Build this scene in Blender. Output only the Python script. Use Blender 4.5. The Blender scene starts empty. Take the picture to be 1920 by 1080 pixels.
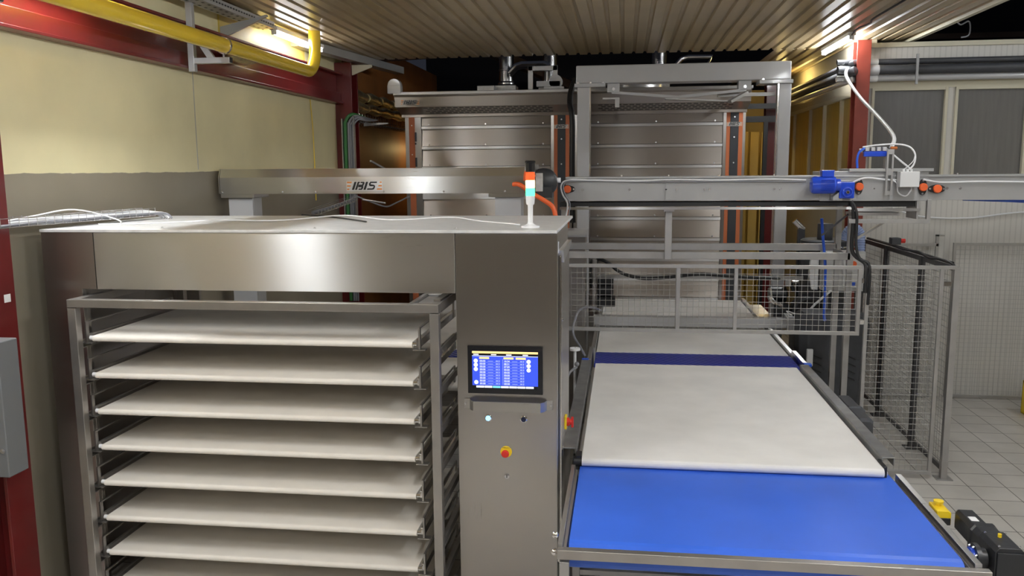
import bpy, bmesh, math, random
from mathutils import Vector, Matrix
random.seed(7)
S = bpy.context.scene
C = S.collection
PI = math.pi
OFF = {}

# ------------------------------------------------------------------ materials
def nmat(name):
    m = bpy.data.materials.new(name); m.use_nodes = True
    nt = m.node_tree; b = nt.nodes['Principled BSDF']
    return m, nt, b
def plain(name, col, rough=.5, metal=0., var=0., scale=8., emit=None, es=0., bump=0., coat=0., alpha=1., trans=0., rvar=0., stretch=(1, 1, 1)):
    m, nt, b = nmat(name)
    b.inputs['Base Color'].default_value = (*col, 1)
    b.inputs['Roughness'].default_value = rough
    b.inputs['Metallic'].default_value = metal
    if coat: b.inputs['Coat Weight'].default_value = coat; b.inputs['Coat Roughness'].default_value = .08
    if trans: b.inputs['Transmission Weight'].default_value = trans
    if emit: b.inputs['Emission Color'].default_value = (*emit, 1); b.inputs['Emission Strength'].default_value = es
    if var or bump or rvar:
        tc = nt.nodes.new('ShaderNodeTexCoord'); mp = nt.nodes.new('ShaderNodeMapping')
        mp.inputs['Scale'].default_value = stretch
        n = nt.nodes.new('ShaderNodeTexNoise'); n.inputs['Scale'].default_value = scale; n.inputs['Detail'].default_value = 5
        nt.links.new(tc.outputs['Object'], mp.inputs[0]); nt.links.new(mp.outputs[0], n.inputs['Vector'])
        if var:
            r = nt.nodes.new('ShaderNodeMapRange'); r.inputs[1].default_value = .3; r.inputs[2].default_value = .7
            r.inputs[3].default_value = 1 - var; r.inputs[4].default_value = 1 + var * .5
            mx = nt.nodes.new('ShaderNodeVectorMath'); mx.operation = 'SCALE'; mx.inputs[0].default_value = col
            nt.links.new(n.outputs['Fac'], r.inputs[0]); nt.links.new(r.outputs[0], mx.inputs['Scale'])
            nt.links.new(mx.outputs[0], b.inputs['Base Color'])
        if rvar:
            r2 = nt.nodes.new('ShaderNodeMapRange'); r2.inputs[3].default_value = max(.03, rough - rvar); r2.inputs[4].default_value = rough + rvar
            nt.links.new(n.outputs['Fac'], r2.inputs[0]); nt.links.new(r2.outputs[0], b.inputs['Roughness'])
        if bump:
            bp = nt.nodes.new('ShaderNodeBump'); bp.inputs['Strength'].default_value = bump; bp.inputs['Distance'].default_value = .01
            nt.links.new(n.outputs['Fac'], bp.inputs['Height']); nt.links.new(bp.outputs[0], b.inputs['Normal'])
    return m

def brushed(name, col, rough=.3, axis='x', bump=.02, rv=.08):
    m, nt, b = nmat(name)
    b.inputs['Metallic'].default_value = 1; b.inputs['Base Color'].default_value = (*col, 1)
    tc = nt.nodes.new('ShaderNodeTexCoord'); mp = nt.nodes.new('ShaderNodeMapping')
    mp.inputs['Scale'].default_value = {'x': (1.2, 90, 90), 'z': (90, 90, 1.2), 'y': (90, 1.2, 90)}[axis]
    n = nt.nodes.new('ShaderNodeTexNoise'); n.inputs['Scale'].default_value = 3; n.inputs['Detail'].default_value = 4
    n2 = nt.nodes.new('ShaderNodeTexNoise'); n2.inputs['Scale'].default_value = 1.7; n2.inputs['Detail'].default_value = 3
    nt.links.new(tc.outputs['Object'], mp.inputs[0]); nt.links.new(mp.outputs[0], n.inputs['Vector'])
    nt.links.new(tc.outputs['Object'], n2.inputs['Vector'])
    ad = nt.nodes.new('ShaderNodeMath'); ad.operation = 'ADD'
    nt.links.new(n.outputs['Fac'], ad.inputs[0]); nt.links.new(n2.outputs['Fac'], ad.inputs[1])
    r = nt.nodes.new('ShaderNodeMapRange'); r.inputs[1].default_value = .6; r.inputs[2].default_value = 1.4
    r.inputs[3].default_value = max(.05, rough - rv); r.inputs[4].default_value = rough + rv
    nt.links.new(ad.outputs[0], r.inputs[0]); nt.links.new(r.outputs[0], b.inputs['Roughness'])
    b.inputs['Anisotropic'].default_value = .98 if axis == 'x' else .8
    tv = nt.nodes.new('ShaderNodeCombineXYZ')
    for i_, c_ in enumerate({'x': (0, 1, 1), 'z': (1, 1, 0), 'y': (1, 0, 1)}[axis]): tv.inputs[i_].default_value = c_
    nt.links.new(tv.outputs[0], b.inputs['Tangent'])
    return m

def emis(name, col, s):
    m, nt, b = nmat(name)
    b.inputs['Base Color'].default_value = (0, 0, 0, 1); b.inputs['Roughness'].default_value = .4
    b.inputs['Emission Color'].default_value = (*col, 1); b.inputs['Emission Strength'].default_value = s
    return m

STEEL = brushed('brushed_steel', (.64, .635, .63), .29, 'x', .0, .02)
STEELZ = brushed('brushed_steel_vertical', (.46, .44, .42), .30, 'z', .002, .03)
OVENST = brushed('oven_steel', (.47, .43, .39), .32, 'x', .0, .03)
RACKT = plain('rack_tube_steel', (.42, .40, .38), .36, .9, var=.12, scale=6)
COVER = plain('scuffed_cover_steel', (.33, .33, .33), .42, .8, var=.2, scale=9)
TUBE = plain('satin_tube_steel', (.46, .45, .44), .42, .75, var=.12, scale=6)
ROOFST = plain('worn_sheet_steel', (.80, .80, .80), .42, .45, var=.15, scale=14, stretch=(1, 4, 1))
CHROME = plain('polished_steel', (.75, .74, .73), .12, 1)
GALV = plain('galvanised_steel', (.50, .49, .47), .45, .8, var=.15, scale=30)
GREY = plain('light_grey_paint', (.49, .49, .50), .3, 0, var=.05, scale=3, coat=.3)
GREYB = plain('grey_beam_paint', (.43, .43, .43), .32, .35, var=.06, scale=3)
DGREY = plain('dark_grey_plastic', (.055, .057, .065), .5, 0, var=.15, scale=10)
BLACK = plain('black_plastic', (.012, .012, .013), .45)
BLACKG = plain('black_gloss', (.010, .010, .012), .18)
MOTORB = plain('black_motor_paint', (.016, .017, .020), .35, 0, bump=.1, scale=40)
FELT = plain('cream_felt', (.80, .755, .69), .85, 0, var=.06, scale=5, bump=.15)
WBELT = plain('white_belt', (.80, .78, .755), .7, 0, var=.07, scale=3.5, bump=.05)
BBELT = plain('blue_belt', (.035, .13, .66), .42, 0, var=.10, scale=2.5, bump=.05)
RED = plain('oxide_red_paint', (.125, .009, .009), .33, 0, var=.15, scale=4, coat=.2)
REDD = plain('dull_red_paint', (.22, .035, .02), .45, 0, var=.15, scale=4)
YELP = plain('yellow_pipe_paint', (.72, .50, .03), .22, 0, var=.05, scale=3, coat=.6)
YEL = plain('signal_yellow', (.85, .60, .02), .4)
ORNG = plain('orange_plastic', (.80, .13, .03), .45, 0, var=.06, scale=20)
ORST = plain('orange_trim', (.55, .155, .055), .5)
REDB = plain('red_knob', (.65, .03, .02), .4)
BLUEP = plain('blue_enamel', (.012, .06, .52), .25, 0, coat=.5)
BLUET = plain('blue_cap', (.02, .10, .60), .4)
WHITEP = plain('white_plastic', (.82, .82, .83), .4)
WCAB = plain('pale_grey_cable', (.72, .72, .73), .45)
GCAB = plain('grey_cable', (.22, .22, .24), .45)
GREEN = plain('green_cable', (.035, .16, .04), .45)
BROWN = plain('orange_brown_wall', (.30, .12, .035), .5, 0, var=.35, scale=1.6)
YWALL = plain('deep_yellow_wall', (.62, .45, .12), .5, 0, var=.12, scale=2)
FOIL = plain('crumpled_foil', (.85, .74, .45), .35, .9, var=.3, scale=12, bump=.9)
BEIGE = plain('beige_sheet', (.48, .43, .32), .6, 0, var=.06, scale=2)
DARKW = plain('dark_void_wall', (.012, .012, .018), .9)
WIREM = plain('dull_wire', (.42, .41, .39), .5, .6)
ZINC = plain('zinc_screw', (.7, .7, .72), .25, 1)
PAPER = plain('white_label', (.75, .75, .75), .6)
SHINYD = plain('duct_steel', (.35, .35, .36), .22, 1, bump=.2, scale=9)
AMBPANE = plain('amber_polycarbonate', (.50, .34, .07), .28, .0, var=.15, scale=2.5, bump=.12, stretch=(6, 6, 1))
GREYPANE = plain('grey_polycarbonate', (.15, .145, .14), .25, .0, var=.1, scale=2, bump=.15, stretch=(14, 1, 1), coat=.3)
FRAMEC = plain('cream_frame', (.62, .58, .45), .45)
HOSE = plain('clear_blue_hose', (.30, .38, .62), .25)

ORLOGO = plain('plate_orange', (.85, .32, .08), .5)
DARKP = plain('backlit_post_steel', (.10, .098, .10), .45, .5)  # backlit shade of the side fence put into a darker steel colour
def wall_left_mat():
    m, nt, b = nmat('two_tone_panel_wall'); N = nt.nodes; L = nt.links
    g = N.new('ShaderNodeNewGeometry'); sp = N.new('ShaderNodeSeparateXYZ'); L.new(g.outputs['Position'], sp.inputs[0])
    n = N.new('ShaderNodeTexNoise'); n.inputs['Scale'].default_value = 1.3; n.inputs['Detail'].default_value = 6; L.new(g.outputs['Position'], n.inputs['Vector'])
    n3 = N.new('ShaderNodeTexNoise'); n3.inputs['Scale'].default_value = 5; n3.inputs['Detail'].default_value = 6; L.new(g.outputs['Position'], n3.inputs['Vector'])
    a = N.new('ShaderNodeMath'); a.operation = 'MULTIPLY_ADD'; a.inputs[1].default_value = .03; L.new(n3.outputs['Fac'], a.inputs[0]); L.new(sp.outputs['Z'], a.inputs[2])
    gt = N.new('ShaderNodeMath'); gt.operation = 'GREATER_THAN'; gt.inputs[1].default_value = 2.655; L.new(a.outputs[0], gt.inputs[0])
    mx = N.new('ShaderNodeMix'); mx.data_type = 'RGBA'
    mx.inputs[6].default_value = (.28, .245, .185, 1); mx.inputs[7].default_value = (.80, .72, .44, 1)
    L.new(gt.outputs[0], mx.inputs[0])
    r = N.new('ShaderNodeMapRange'); r.inputs[1].default_value = .3; r.inputs[2].default_value = .75; r.inputs[3].default_value = 1.05; r.inputs[4].default_value = .85
    L.new(n.outputs['Fac'], r.inputs[0])
    sc = N.new('ShaderNodeVectorMath'); sc.operation = 'SCALE'; L.new(mx.outputs[2], sc.inputs[0]); L.new(r.outputs[0], sc.inputs['Scale'])
    L.new(sc.outputs[0], b.inputs['Base Color']); b.inputs['Roughness'].default_value = .45
    return m
WALLL = wall_left_mat()

def stripe_wall_mat():
    m, nt, b = nmat('white_ribbed_panel_wall'); N = nt.nodes; L = nt.links
    g = N.new('ShaderNodeNewGeometry'); mp = N.new('ShaderNodeMapping'); mp.inputs['Scale'].default_value = (1, 1, 1); L.new(g.outputs['Position'], mp.inputs[0])
    w = N.new('ShaderNodeTexWave'); w.wave_type = 'BANDS'; w.bands_direction = 'X'; w.inputs['Scale'].default_value = 5.5; w.inputs['Distortion'].default_value = 0
    L.new(mp.outputs[0], w.inputs['Vector'])
    r = N.new('ShaderNodeMapRange'); r.inputs[1].default_value = 0; r.inputs[2].default_value = .25; r.inputs[3].default_value = .86; r.inputs[4].default_value = 1
    L.new(w.outputs['Fac'], r.inputs[0])
    n = N.new('ShaderNodeTexNoise'); n.inputs['Scale'].default_value = 1.4; n.inputs['Detail'].default_value = 4; L.new(g.outputs['Position'], n.inputs['Vector'])
    r2 = N.new('ShaderNodeMapRange'); r2.inputs[1].default_value = .3; r2.inputs[2].default_value = .7; r2.inputs[3].default_value = .92; r2.inputs[4].default_value = 1.04; L.new(n.outputs['Fac'], r2.inputs[0])
    ml = N.new('ShaderNodeMath'); ml.operation = 'MULTIPLY'; L.new(r.outputs[0], ml.inputs[0]); L.new(r2.outputs[0], ml.inputs[1])
    sc = N.new('ShaderNodeVectorMath'); sc.operation = 'SCALE'; sc.inputs[0].default_value = (.66, .64, .60); L.new(ml.outputs[0], sc.inputs['Scale'])
    L.new(sc.outputs[0], b.inputs['Base Color']); b.inputs['Roughness'].default_value = .45
    return m
STRIPE = stripe_wall_mat()

def floor_mat():
    m, nt, b = nmat('grey_floor_tiles'); N = nt.nodes; L = nt.links
    g = N.new('ShaderNodeNewGeometry'); mp = N.new('ShaderNodeMapping')
    mp.inputs['Location'].default_value = (-3.468 + 30, -8.014 + 30, 0); L.new(g.outputs['Position'], mp.inputs[0])
    br = N.new('ShaderNodeTexBrick'); br.offset = 0; br.squash = 1
    br.inputs['Scale'].default_value = 1; br.inputs['Brick Width'].default_value = .3; br.inputs['Row Height'].default_value = .3
    br.inputs['Mortar Size'].default_value = .004; br.inputs['Mortar Smooth'].default_value = .1
    br.inputs['Color1'].default_value = (.56, .53, .49, 1); br.inputs['Color2'].default_value = (.52, .495, .455, 1); br.inputs['Mortar'].default_value = (.085, .075, .065, 1)
    L.new(mp.outputs[0], br.inputs['Vector'])
    n = N.new('ShaderNodeTexNoise'); n.inputs['Scale'].default_value = 3; n.inputs['Detail'].default_value = 5; L.new(g.outputs['Position'], n.inputs['Vector'])
    r = N.new('ShaderNodeMapRange'); r.inputs[1].default_value = .3; r.inputs[2].default_value = .7; r.inputs[3].default_value = .88; r.inputs[4].default_value = 1.06; L.new(n.outputs['Fac'], r.inputs[0])
    sc = N.new('ShaderNodeVectorMath'); sc.operation = 'SCALE'; L.new(br.outputs['Color'], sc.inputs[0]); L.new(r.outputs[0], sc.inputs['Scale'])
    L.new(sc.outputs[0], b.inputs['Base Color']); b.inputs['Roughness'].default_value = .38
    bp = N.new('ShaderNodeBump'); bp.inputs['Strength'].default_value = .3; bp.inputs['Distance'].default_value = .003; bp.invert = True
    L.new(br.outputs['Fac'], bp.inputs['Height']); L.new(bp.outputs[0], b.inputs['Normal'])
    return m
FLOOR = floor_mat()
def ceil_mat():
    m, nt, b = nmat('cream_corrugated_metal'); N = nt.nodes; L = nt.links
    g = N.new('ShaderNodeNewGeometry')
    n = N.new('ShaderNodeTexNoise'); n.inputs['Scale'].default_value = 2; n.inputs['Detail'].default_value = 5; L.new(g.outputs['Position'], n.inputs['Vector'])
    r = N.new('ShaderNodeMapRange'); r.inputs[1].default_value = .3; r.inputs[2].default_value = .7; r.inputs[3].default_value = .88; r.inputs[4].default_value = 1.05; L.new(n.outputs['Fac'], r.inputs[0])
    sc = N.new('ShaderNodeVectorMath'); sc.operation = 'SCALE'; sc.inputs[0].default_value = (.50, .395, .24); L.new(r.outputs[0], sc.inputs['Scale'])
    L.new(sc.outputs[0], b.inputs['Base Color']); b.inputs['Roughness'].default_value = .30
    return m
CEIL = ceil_mat()
def modular_mat():
    m, nt, b = nmat('blue_modular_links'); N = nt.nodes; L = nt.links
    b.inputs['Base Color'].default_value = (.010, .025, .30, 1); b.inputs['Roughness'].default_value = .28
    g = N.new('ShaderNodeNewGeometry'); w = N.new('ShaderNodeTexWave'); w.bands_direction = 'DIAGONAL'; w.inputs['Scale'].default_value = 9
    L.new(g.outputs['Position'], w.inputs['Vector'])
    bp = N.new('ShaderNodeBump'); bp.inputs['Strength'].default_value = .6; bp.inputs['Distance'].default_value = .01
    L.new(w.outputs['Fac'], bp.inputs['Height']); L.new(bp.outputs[0], b.inputs['Normal'])
    return m
MODB = modular_mat()

# ------------------------------------------------------------------ mesh builder
def smooth_path(pts, k=6):
    P = [Vector(p) for p in pts]
    if len(P) < 3: return P
    out = []
    for i in range(len(P) - 1):
        p0 = P[max(i - 1, 0)]; p1 = P[i]; p2 = P[i + 1]; p3 = P[min(i + 2, len(P) - 1)]
        for j in range(k):
            t = j / k
            out.append(.5 * ((2 * p1) + (-p0 + p2) * t + (2 * p0 - 5 * p1 + 4 * p2 - p3) * t * t + (-p0 + 3 * p1 - 3 * p2 + p3) * t ** 3))
    out.append(P[-1]); return out

class M:
    def __init__(s): s.bm = bmesh.new(); s.mi = 0; s.sm = False
    def face(s, vs):
        try:
            f = s.bm.faces.new(vs); f.material_index = s.mi; f.smooth = s.sm; return f
        except ValueError: return None
    def box(s, x0, x1, y0, y1, z0, z1):
        v = [s.bm.verts.new((x, y, z)) for x in (x0, x1) for y in (y0, y1) for z in (z0, z1)]
        for q in ((0, 1, 3, 2), (4, 6, 7, 5), (0, 4, 5, 1), (2, 3, 7, 6), (0, 2, 6, 4), (1, 5, 7, 3)): s.face([v[i] for i in q])
        return s
    def prism(s, poly, axis, a0, a1):
        # poly: list of 2-D points; axis x: (y,z) ; y: (x,z) ; z: (x,y)
        def p(u, w, a): return {'x': (a, u, w), 'y': (u, a, w), 'z': (u, w, a)}[axis]
        A = [s.bm.verts.new(p(u, w, a0)) for u, w in poly]; B = [s.bm.verts.new(p(u, w, a1)) for u, w in poly]
        s.face(A[::-1]); s.face(B); n = len(A)
        for i in range(n): s.face([A[i], A[(i + 1) % n], B[(i + 1) % n], B[i]])
        return s
    def cyl(s, p0, p1, r, r2=None, n=20, cap=True):
        s.sm = True
        p0 = Vector(p0); p1 = Vector(p1); r2 = r if r2 is None else r2
        d = (p1 - p0).normalized(); u = d.orthogonal().normalized(); w = d.cross(u)
        if abs(d.z) > .99: u = Vector((1, 0, 0)); w = d.cross(u)
        A = [s.bm.verts.new(p0 + r * (math.cos(2 * PI * i / n) * u + math.sin(2 * PI * i / n) * w)) for i in range(n)]
        B = [s.bm.verts.new(p1 + r2 * (math.cos(2 * PI * i / n) * u + math.sin(2 * PI * i / n) * w)) for i in range(n)]
        for i in range(n): s.face([A[i], A[(i + 1) % n], B[(i + 1) % n], B[i]])
        if cap: s.face(A[::-1]); s.face(B)
        s.sm = False; return s
    def bar(s, p0, p1, w, h, up=(0, 0, 1)):
        p0 = Vector(p0); p1 = Vector(p1); d = (p1 - p0).normalized(); up = Vector(up)
        if abs(d.dot(up)) > .98: up = Vector((0, 1, 0))
        a = d.cross(up).normalized() * w / 2; b = a.cross(d).normalized() * h / 2
        A = [s.bm.verts.new(p0 + q) for q in (-a - b, a - b, a + b, -a + b)]
        B = [s.bm.verts.new(p1 + q) for q in (-a - b, a - b, a + b, -a + b)]
        s.face(A[::-1]); s.face(B)
        for i in range(4): s.face([A[i], A[(i + 1) % 4], B[(i + 1) % 4], B[i]])
        return s
    def tube(s, pts, r, n=10, smooth=True, k=6):
        s.sm = True
        P = smooth_path(pts, k) if smooth else [Vector(p) for p in pts]
        rings = []; u = None
        for i, p in enumerate(P):
            d = (P[min(i + 1, len(P) - 1)] - P[max(i - 1, 0)]).normalized()
            if u is None: u = d.orthogonal().normalized()
            u = (u - d * u.dot(d)).normalized(); w = d.cross(u)
            rr = r(i / (len(P) - 1)) if callable(r) else r
            rings.append([s.bm.verts.new(p + rr * (math.cos(2 * PI * j / n) * u + math.sin(2 * PI * j / n) * w)) for j in range(n)])
        for a, b in zip(rings, rings[1:]):
            for j in range(n): s.face([a[j], a[(j + 1) % n], b[(j + 1) % n], b[j]])
        s.face(rings[0][::-1]); s.face(rings[-1]); s.sm = False; return s
    def lathe(s, prof, c, axis='z', n=28):
        s.sm = True
        # prof: (radius, height) pairs
        c = Vector(c); rings = []
        for r, h in prof:
            ring = []
            for i in range(n):
                a = 2 * PI * i / n; x = r * math.cos(a); y = r * math.sin(a)
                v = {'z': (x, y, h), 'x': (h, x, y), 'y': (x, h, y)}[axis]
                ring.append(s.bm.verts.new(c + Vector(v)))
            rings.append(ring)
        for a, b in zip(rings, rings[1:]):
            for i in range(n): s.face([a[i], a[(i + 1) % n], b[(i + 1) % n], b[i]])
        s.face(rings[0][::-1]); s.face(rings[-1]); s.sm = False; return s
    def ball(s, c, r, sc=(1, 1, 1), n=12):
        pr = [(r * math.sin(PI * i / n) + 1e-5, -r * math.cos(PI * i / n)) for i in range(n + 1)]
        b0 = len(s.bm.verts); s.lathe(pr, (0, 0, 0), 'z', n * 2)
        s.bm.verts.ensure_lookup_table()
        for v in s.bm.verts[b0:]: v.co = Vector((v.co.x * sc[0], v.co.y * sc[1], v.co.z * sc[2])) + Vector(c)
        return s
    def loft(s, secs):
        rings = [[s.bm.verts.new(p) for p in sec] for sec in secs]; n = len(rings[0])
        for a, b in zip(rings, rings[1:]):
            for i in range(n): s.face([a[i], a[(i + 1) % n], b[(i + 1) % n], b[i]])
        s.face(rings[0][::-1]); s.face(rings[-1]); return s
    def text(s, body, x, y, z, size, italic=0., ext=.0):
        cu = bpy.data.curves.new('t', 'FONT'); cu.body = body; cu.size = size; cu.extrude = ext; cu.shear = italic
        cu.align_x = 'LEFT'; cu.resolution_u = 2
        o = bpy.data.objects.new('t', cu); C.objects.link(o)
        dg = bpy.context.evaluated_depsgraph_get(); me = bpy.data.meshes.new_from_object(o.evaluated_get(dg))
        me.transform(Matrix.Translation((x, y, z)) @ Matrix.Rotation(PI / 2, 4, 'X'))
        n0 = len(s.bm.faces); s.bm.from_mesh(me); s.bm.faces.ensure_lookup_table()
        for f in s.bm.faces[n0:]: f.material_index = s.mi
        bpy.data.objects.remove(o); bpy.data.meshes.remove(me); return s
    def build(s, name, mats, parent=None, bevel=0., seg=2, loc=None):
        me = bpy.data.meshes.new(name)
        bmesh.ops.recalc_face_normals(s.bm, faces=s.bm.faces[:])
        off = OFF.get(parent.name, Vector((0, 0, 0))) if parent else loc
        if off is None:
            co = [v.co for v in s.bm.verts]
            off = Vector(((min(c.x for c in co) + max(c.x for c in co)) / 2, (min(c.y for c in co) + max(c.y for c in co)) / 2, min(c.z for c in co)))
        off = Vector(off)
        bmesh.ops.translate(s.bm, vec=-off, verts=s.bm.verts[:])
        for e in s.bm.edges:
            e.smooth = len(e.link_faces) == 2 and all(f.smooth for f in e.link_faces) and e.calc_face_angle(0) < math.radians(35)
        for f_ in s.bm.faces: f_.smooth = True
        s.bm.to_mesh(me); s.bm.free()
        for m in (mats if isinstance(mats, (list, tuple)) else [mats]): me.materials.append(m)
        o = bpy.data.objects.new(name, me); C.objects.link(o)
        if parent: o.parent = parent; OFF[o.name] = off
        else: o.location = off; OFF[o.name] = off
        if bevel:
            b = o.modifiers.new('edge', 'BEVEL'); b.width = bevel; b.segments = seg; b.limit_method = 'ANGLE'; b.angle_limit = math.radians(40); b.harden_normals = True
        return o
def mb(): return M()
def tag(o, label, cat, group=None):
    o['label'] = label; o['category'] = cat
    if group: o['group'] = group
    return o
def thing(name, label, cat, loc, group=None):
    o = bpy.data.objects.new(name, None); C.objects.link(o); o.location = loc; o.empty_display_size = .1
    OFF[o.name] = Vector(loc); return tag(o, label, cat, group)
def struct(name, m, mats, bevel=0):
    o = m.build(name, mats, bevel=bevel); o['kind'] = 'structure'; return o
def copy_tree(o, parent=None):
    c = o.copy(); C.objects.link(c); c.parent = parent
    if parent is not None: c.matrix_parent_inverse = o.matrix_parent_inverse.copy()
    for ch in o.children: copy_tree(ch, c)
    return c
def screw(parent, p, r=.006, axis='y', mat=ZINC, name='bolt'):
    p = Vector(p); d = {'x': Vector((1, 0, 0)), 'y': Vector((0, -1, 0)), 'z': Vector((0, 0, 1)), '-x': Vector((-1, 0, 0))}[axis]
    return mb().cyl(p, p + d * r * .5, r, n=10).cyl(p + d * r * .5, p + d * r * 1.0, r * .65, n=6).build(name, mat, parent)

# the maker's plate with its letters; u runs along X, v up, plate width w
LET = [
    [[(425, 365), (500, 365), (400, 645), (320, 645)]],
    [[(545, 365), (625, 365), (608, 410), (590, 410), (505, 645), (435, 645)]],
    [[(655, 365), (775, 365), (790, 400), (775, 450), (735, 510), (560, 510), (575, 465), (700, 465), (720, 410), (640, 410)],
     [(560, 510), (735, 510), (740, 555), (715, 610), (680, 645), (560, 645), (575, 600), (655, 600), (675, 555), (545, 555)]],
    [[(845, 365), (920, 365), (820, 645), (740, 645)]],
    [[(1000, 360), (1245, 360), (1230, 410), (1020, 410), (960, 510), (945, 440)],
     [(1020, 410), (1010, 455), (1120, 470), (1170, 505), (1160, 560), (1115, 525), (990, 522), (958, 500)],
     [(1160, 530), (1160, 570), (1120, 630), (1070, 645), (870, 645), (890, 595), (1060, 595), (1105, 560), (1115, 520)]]]
BARS = [[(150, 360), (330, 360), (310, 415), (150, 415)], [(150, 485), (290, 485), (270, 535), (150, 535)], [(150, 600), (235, 600), (215, 650), (150, 650)],
        [(1350, 360), (1410, 360), (1410, 405), (1330, 405)], [(1295, 480), (1410, 480), (1410, 530), (1280, 530)], [(1245, 595), (1410, 595), (1410, 645), (1225, 645)]]
def nameplate(parent, x, y, z, w, plate_mat=WHITEP, plate=True, bars=True):
    k = w / 1315.; d = .002
    def T(poly): return [(x + (u - 125) * k, z + (690 - v) * k) for u, v in poly]
    if plate:
        pl = mb().box(x, x + w, y - .003, y, z, z + 350 * k).build('nameplate', plate_mat, parent)
    else: pl = parent
    m = mb()
    for L_ in LET:
        for q in L_: m.prism(T(q), 'y', y - .003 - d, y - .0025)
    m.build('lettering', BLACK, pl)
    if bars:
        for B_ in (BARS[:3], BARS[3:]):
            m = mb()
            for q in B_: m.prism(T(q), 'y', y - .003 - d, y - .0025)
            m.build('stripe_mark', ORLOGO, pl)
    return pl

# ================================================================== SETTING
struct('floor', mb().box(-3.6, 8, -3, 16, -.1, 0), FLOOR)
struct('wall_left', mb().box(-3.75, -3.55, -3, 10.5, 0, 4.4), WALLL)
struct('wall_left_rear', mb().box(-3.75, -3.55, 10.5, 16, 0, 4.4), BROWN)
struct('wall_rear', mb().box(-3.75, 8, 16, 16.2, 0, 6), DARKW)
struct('wall_rear_lower', mb().box(1.0, 2.75, 14.6, 14.7, 0, 3.9), YWALL)
struct('wall_behind', mb().box(-3.75, 8, -3.2, -3, 0, 4.4), plain('brown_back_wall', (.13, .105, .085), .6, var=.2, scale=1))
struct('wall_far_right', mb().box(8, 8.2, -3, 16, 0, 6), BEIGE)
# corrugated ceiling, ribs run along the room
def corrug(name, x0, x1, y0, y1, z):
    m = mb(); pitch = .1373; top = []; n = int(round((x1 - x0) / pitch))
    for i in range(n):
        x = x0 + i * pitch
        top += [(x, z), (x + .088, z), (x + .100, z + .022), (x + .125, z + .022)]
    top.append((x0 + n * pitch, z))
    poly = top + [(x0 + n * pitch, z + .035), (x0, z + .035)]
    A = [m.bm.verts.new((u, y0, w)) for u, w in top]; B = [m.bm.verts.new((u, y1, w)) for u, w in top]
    A2 = [m.bm.verts.new((u, y0, w + .006)) for u, w in top]; B2 = [m.bm.verts.new((u, y1, w + .006)) for u, w in top]
    for i in range(len(top) - 1):
        m.face([A[i], A[i + 1], B[i + 1], B[i]]); m.face([A2[i], A2[i + 1], B2[i + 1], B2[i]])
        m.face([A[i], A[i + 1], A2[i + 1], A2[i]]); m.face([B[i], B[i + 1], B2[i + 1], B2[i]])
    return struct(name, m, CEIL)
corrug('ceiling', -3.58, 3.17, -3, 10.8, 4.05)
corrug('ceiling_rear', 1.80, 2.70, 10.8, 15.9, 4.05)
struct('trim_1', mb().box(3.15, 3.20, -3, 11.0, 4.02, 4.11), FRAMEC)
struct('trim_2', mb().bar((-3.50, 8.8, 4.0), (-3.1, 11.6, 4.0), .14, .09), GREYB)
# right hand wall with the corner
struct('wall_right', mb().box(2.65, 8, 10, 10.15, 0, 2.50).box(2.65, 8, 10, 10.15, 3.50, 3.94)
       .box(2.65, 2.73, 10, 10.15, 2.5, 3.5).box(3.53, 3.61, 10, 10.15, 2.5, 3.5).box(4.37, 4.45, 10, 10.15, 2.5, 3.5).box(5.2, 8, 10, 10.15, 2.5, 3.5), STRIPE)
struct('trim_3', mb().box(2.66, 8, 9.985, 10.0, 3.50, 3.60), FRAMEC)
struct('trim_4', mb().box(2.65, 8, 9.97, 10.16, 3.94, 3.99), FRAMEC)
struct('wall_right_return', mb().box(2.65, 2.8, 10.15, 14.6, 0, 2.2).box(2.65, 2.8, 10.15, 14.6, 3.5, 4.05), BEIGE)
for i, (a, b_) in enumerate(((2.73, 3.53), (3.61, 4.37), (4.45, 5.2))):
    w = bpy.data.objects.new('window_%d' % (i + 1), None); C.objects.link(w); w.location = (a, 10, 2.5); OFF[w.name] = Vector((a, 10, 2.5)); w['kind'] = 'structure'
    mb().box(a, b_, 10.02, 10.05, 2.5, 3.5).build('pane', GREYPANE, w)
    f = mb(); t = .028
    f.box(a, b_, 9.98, 10.06, 3.5 - t, 3.5).box(a, b_, 9.98, 10.06, 2.5, 2.5 + t).box(a, a + t, 9.975, 10.06, 2.5, 3.5).box(b_ - t, b_, 9.975, 10.06, 2.5, 3.5)
    f.build('window_frame', FRAMEC, w)
ys = [10.2, 11.0, 11.9, 12.77, 13.9, 14.6]
for i in range(5):
    w = bpy.data.objects.new('window_%d' % (i + 4), None); C.objects.link(w); w.location = (2.65, ys[i], 2.2); OFF[w.name] = Vector((2.65, ys[i], 2.2)); w['kind'] = 'structure'
    mb().box(2.68, 2.70, ys[i], ys[i + 1], 2.2, 3.5).build('pane', AMBPANE, w)
    mb().box(2.64, 2.70, ys[i] - .02, ys[i] + .03, 2.2, 3.5).box(2.64, 2.7, ys[i], ys[i + 1], 3.45, 3.5).box(2.64, 2.7, ys[i], ys[i + 1], 2.2, 2.24).build('window_frame', FRAMEC, w)
# seams of the left wall
struct('trim_5', mb().box(-3.552, -3.546, 6.70, 6.706, 2.66, 3.46), GREYB)

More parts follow.
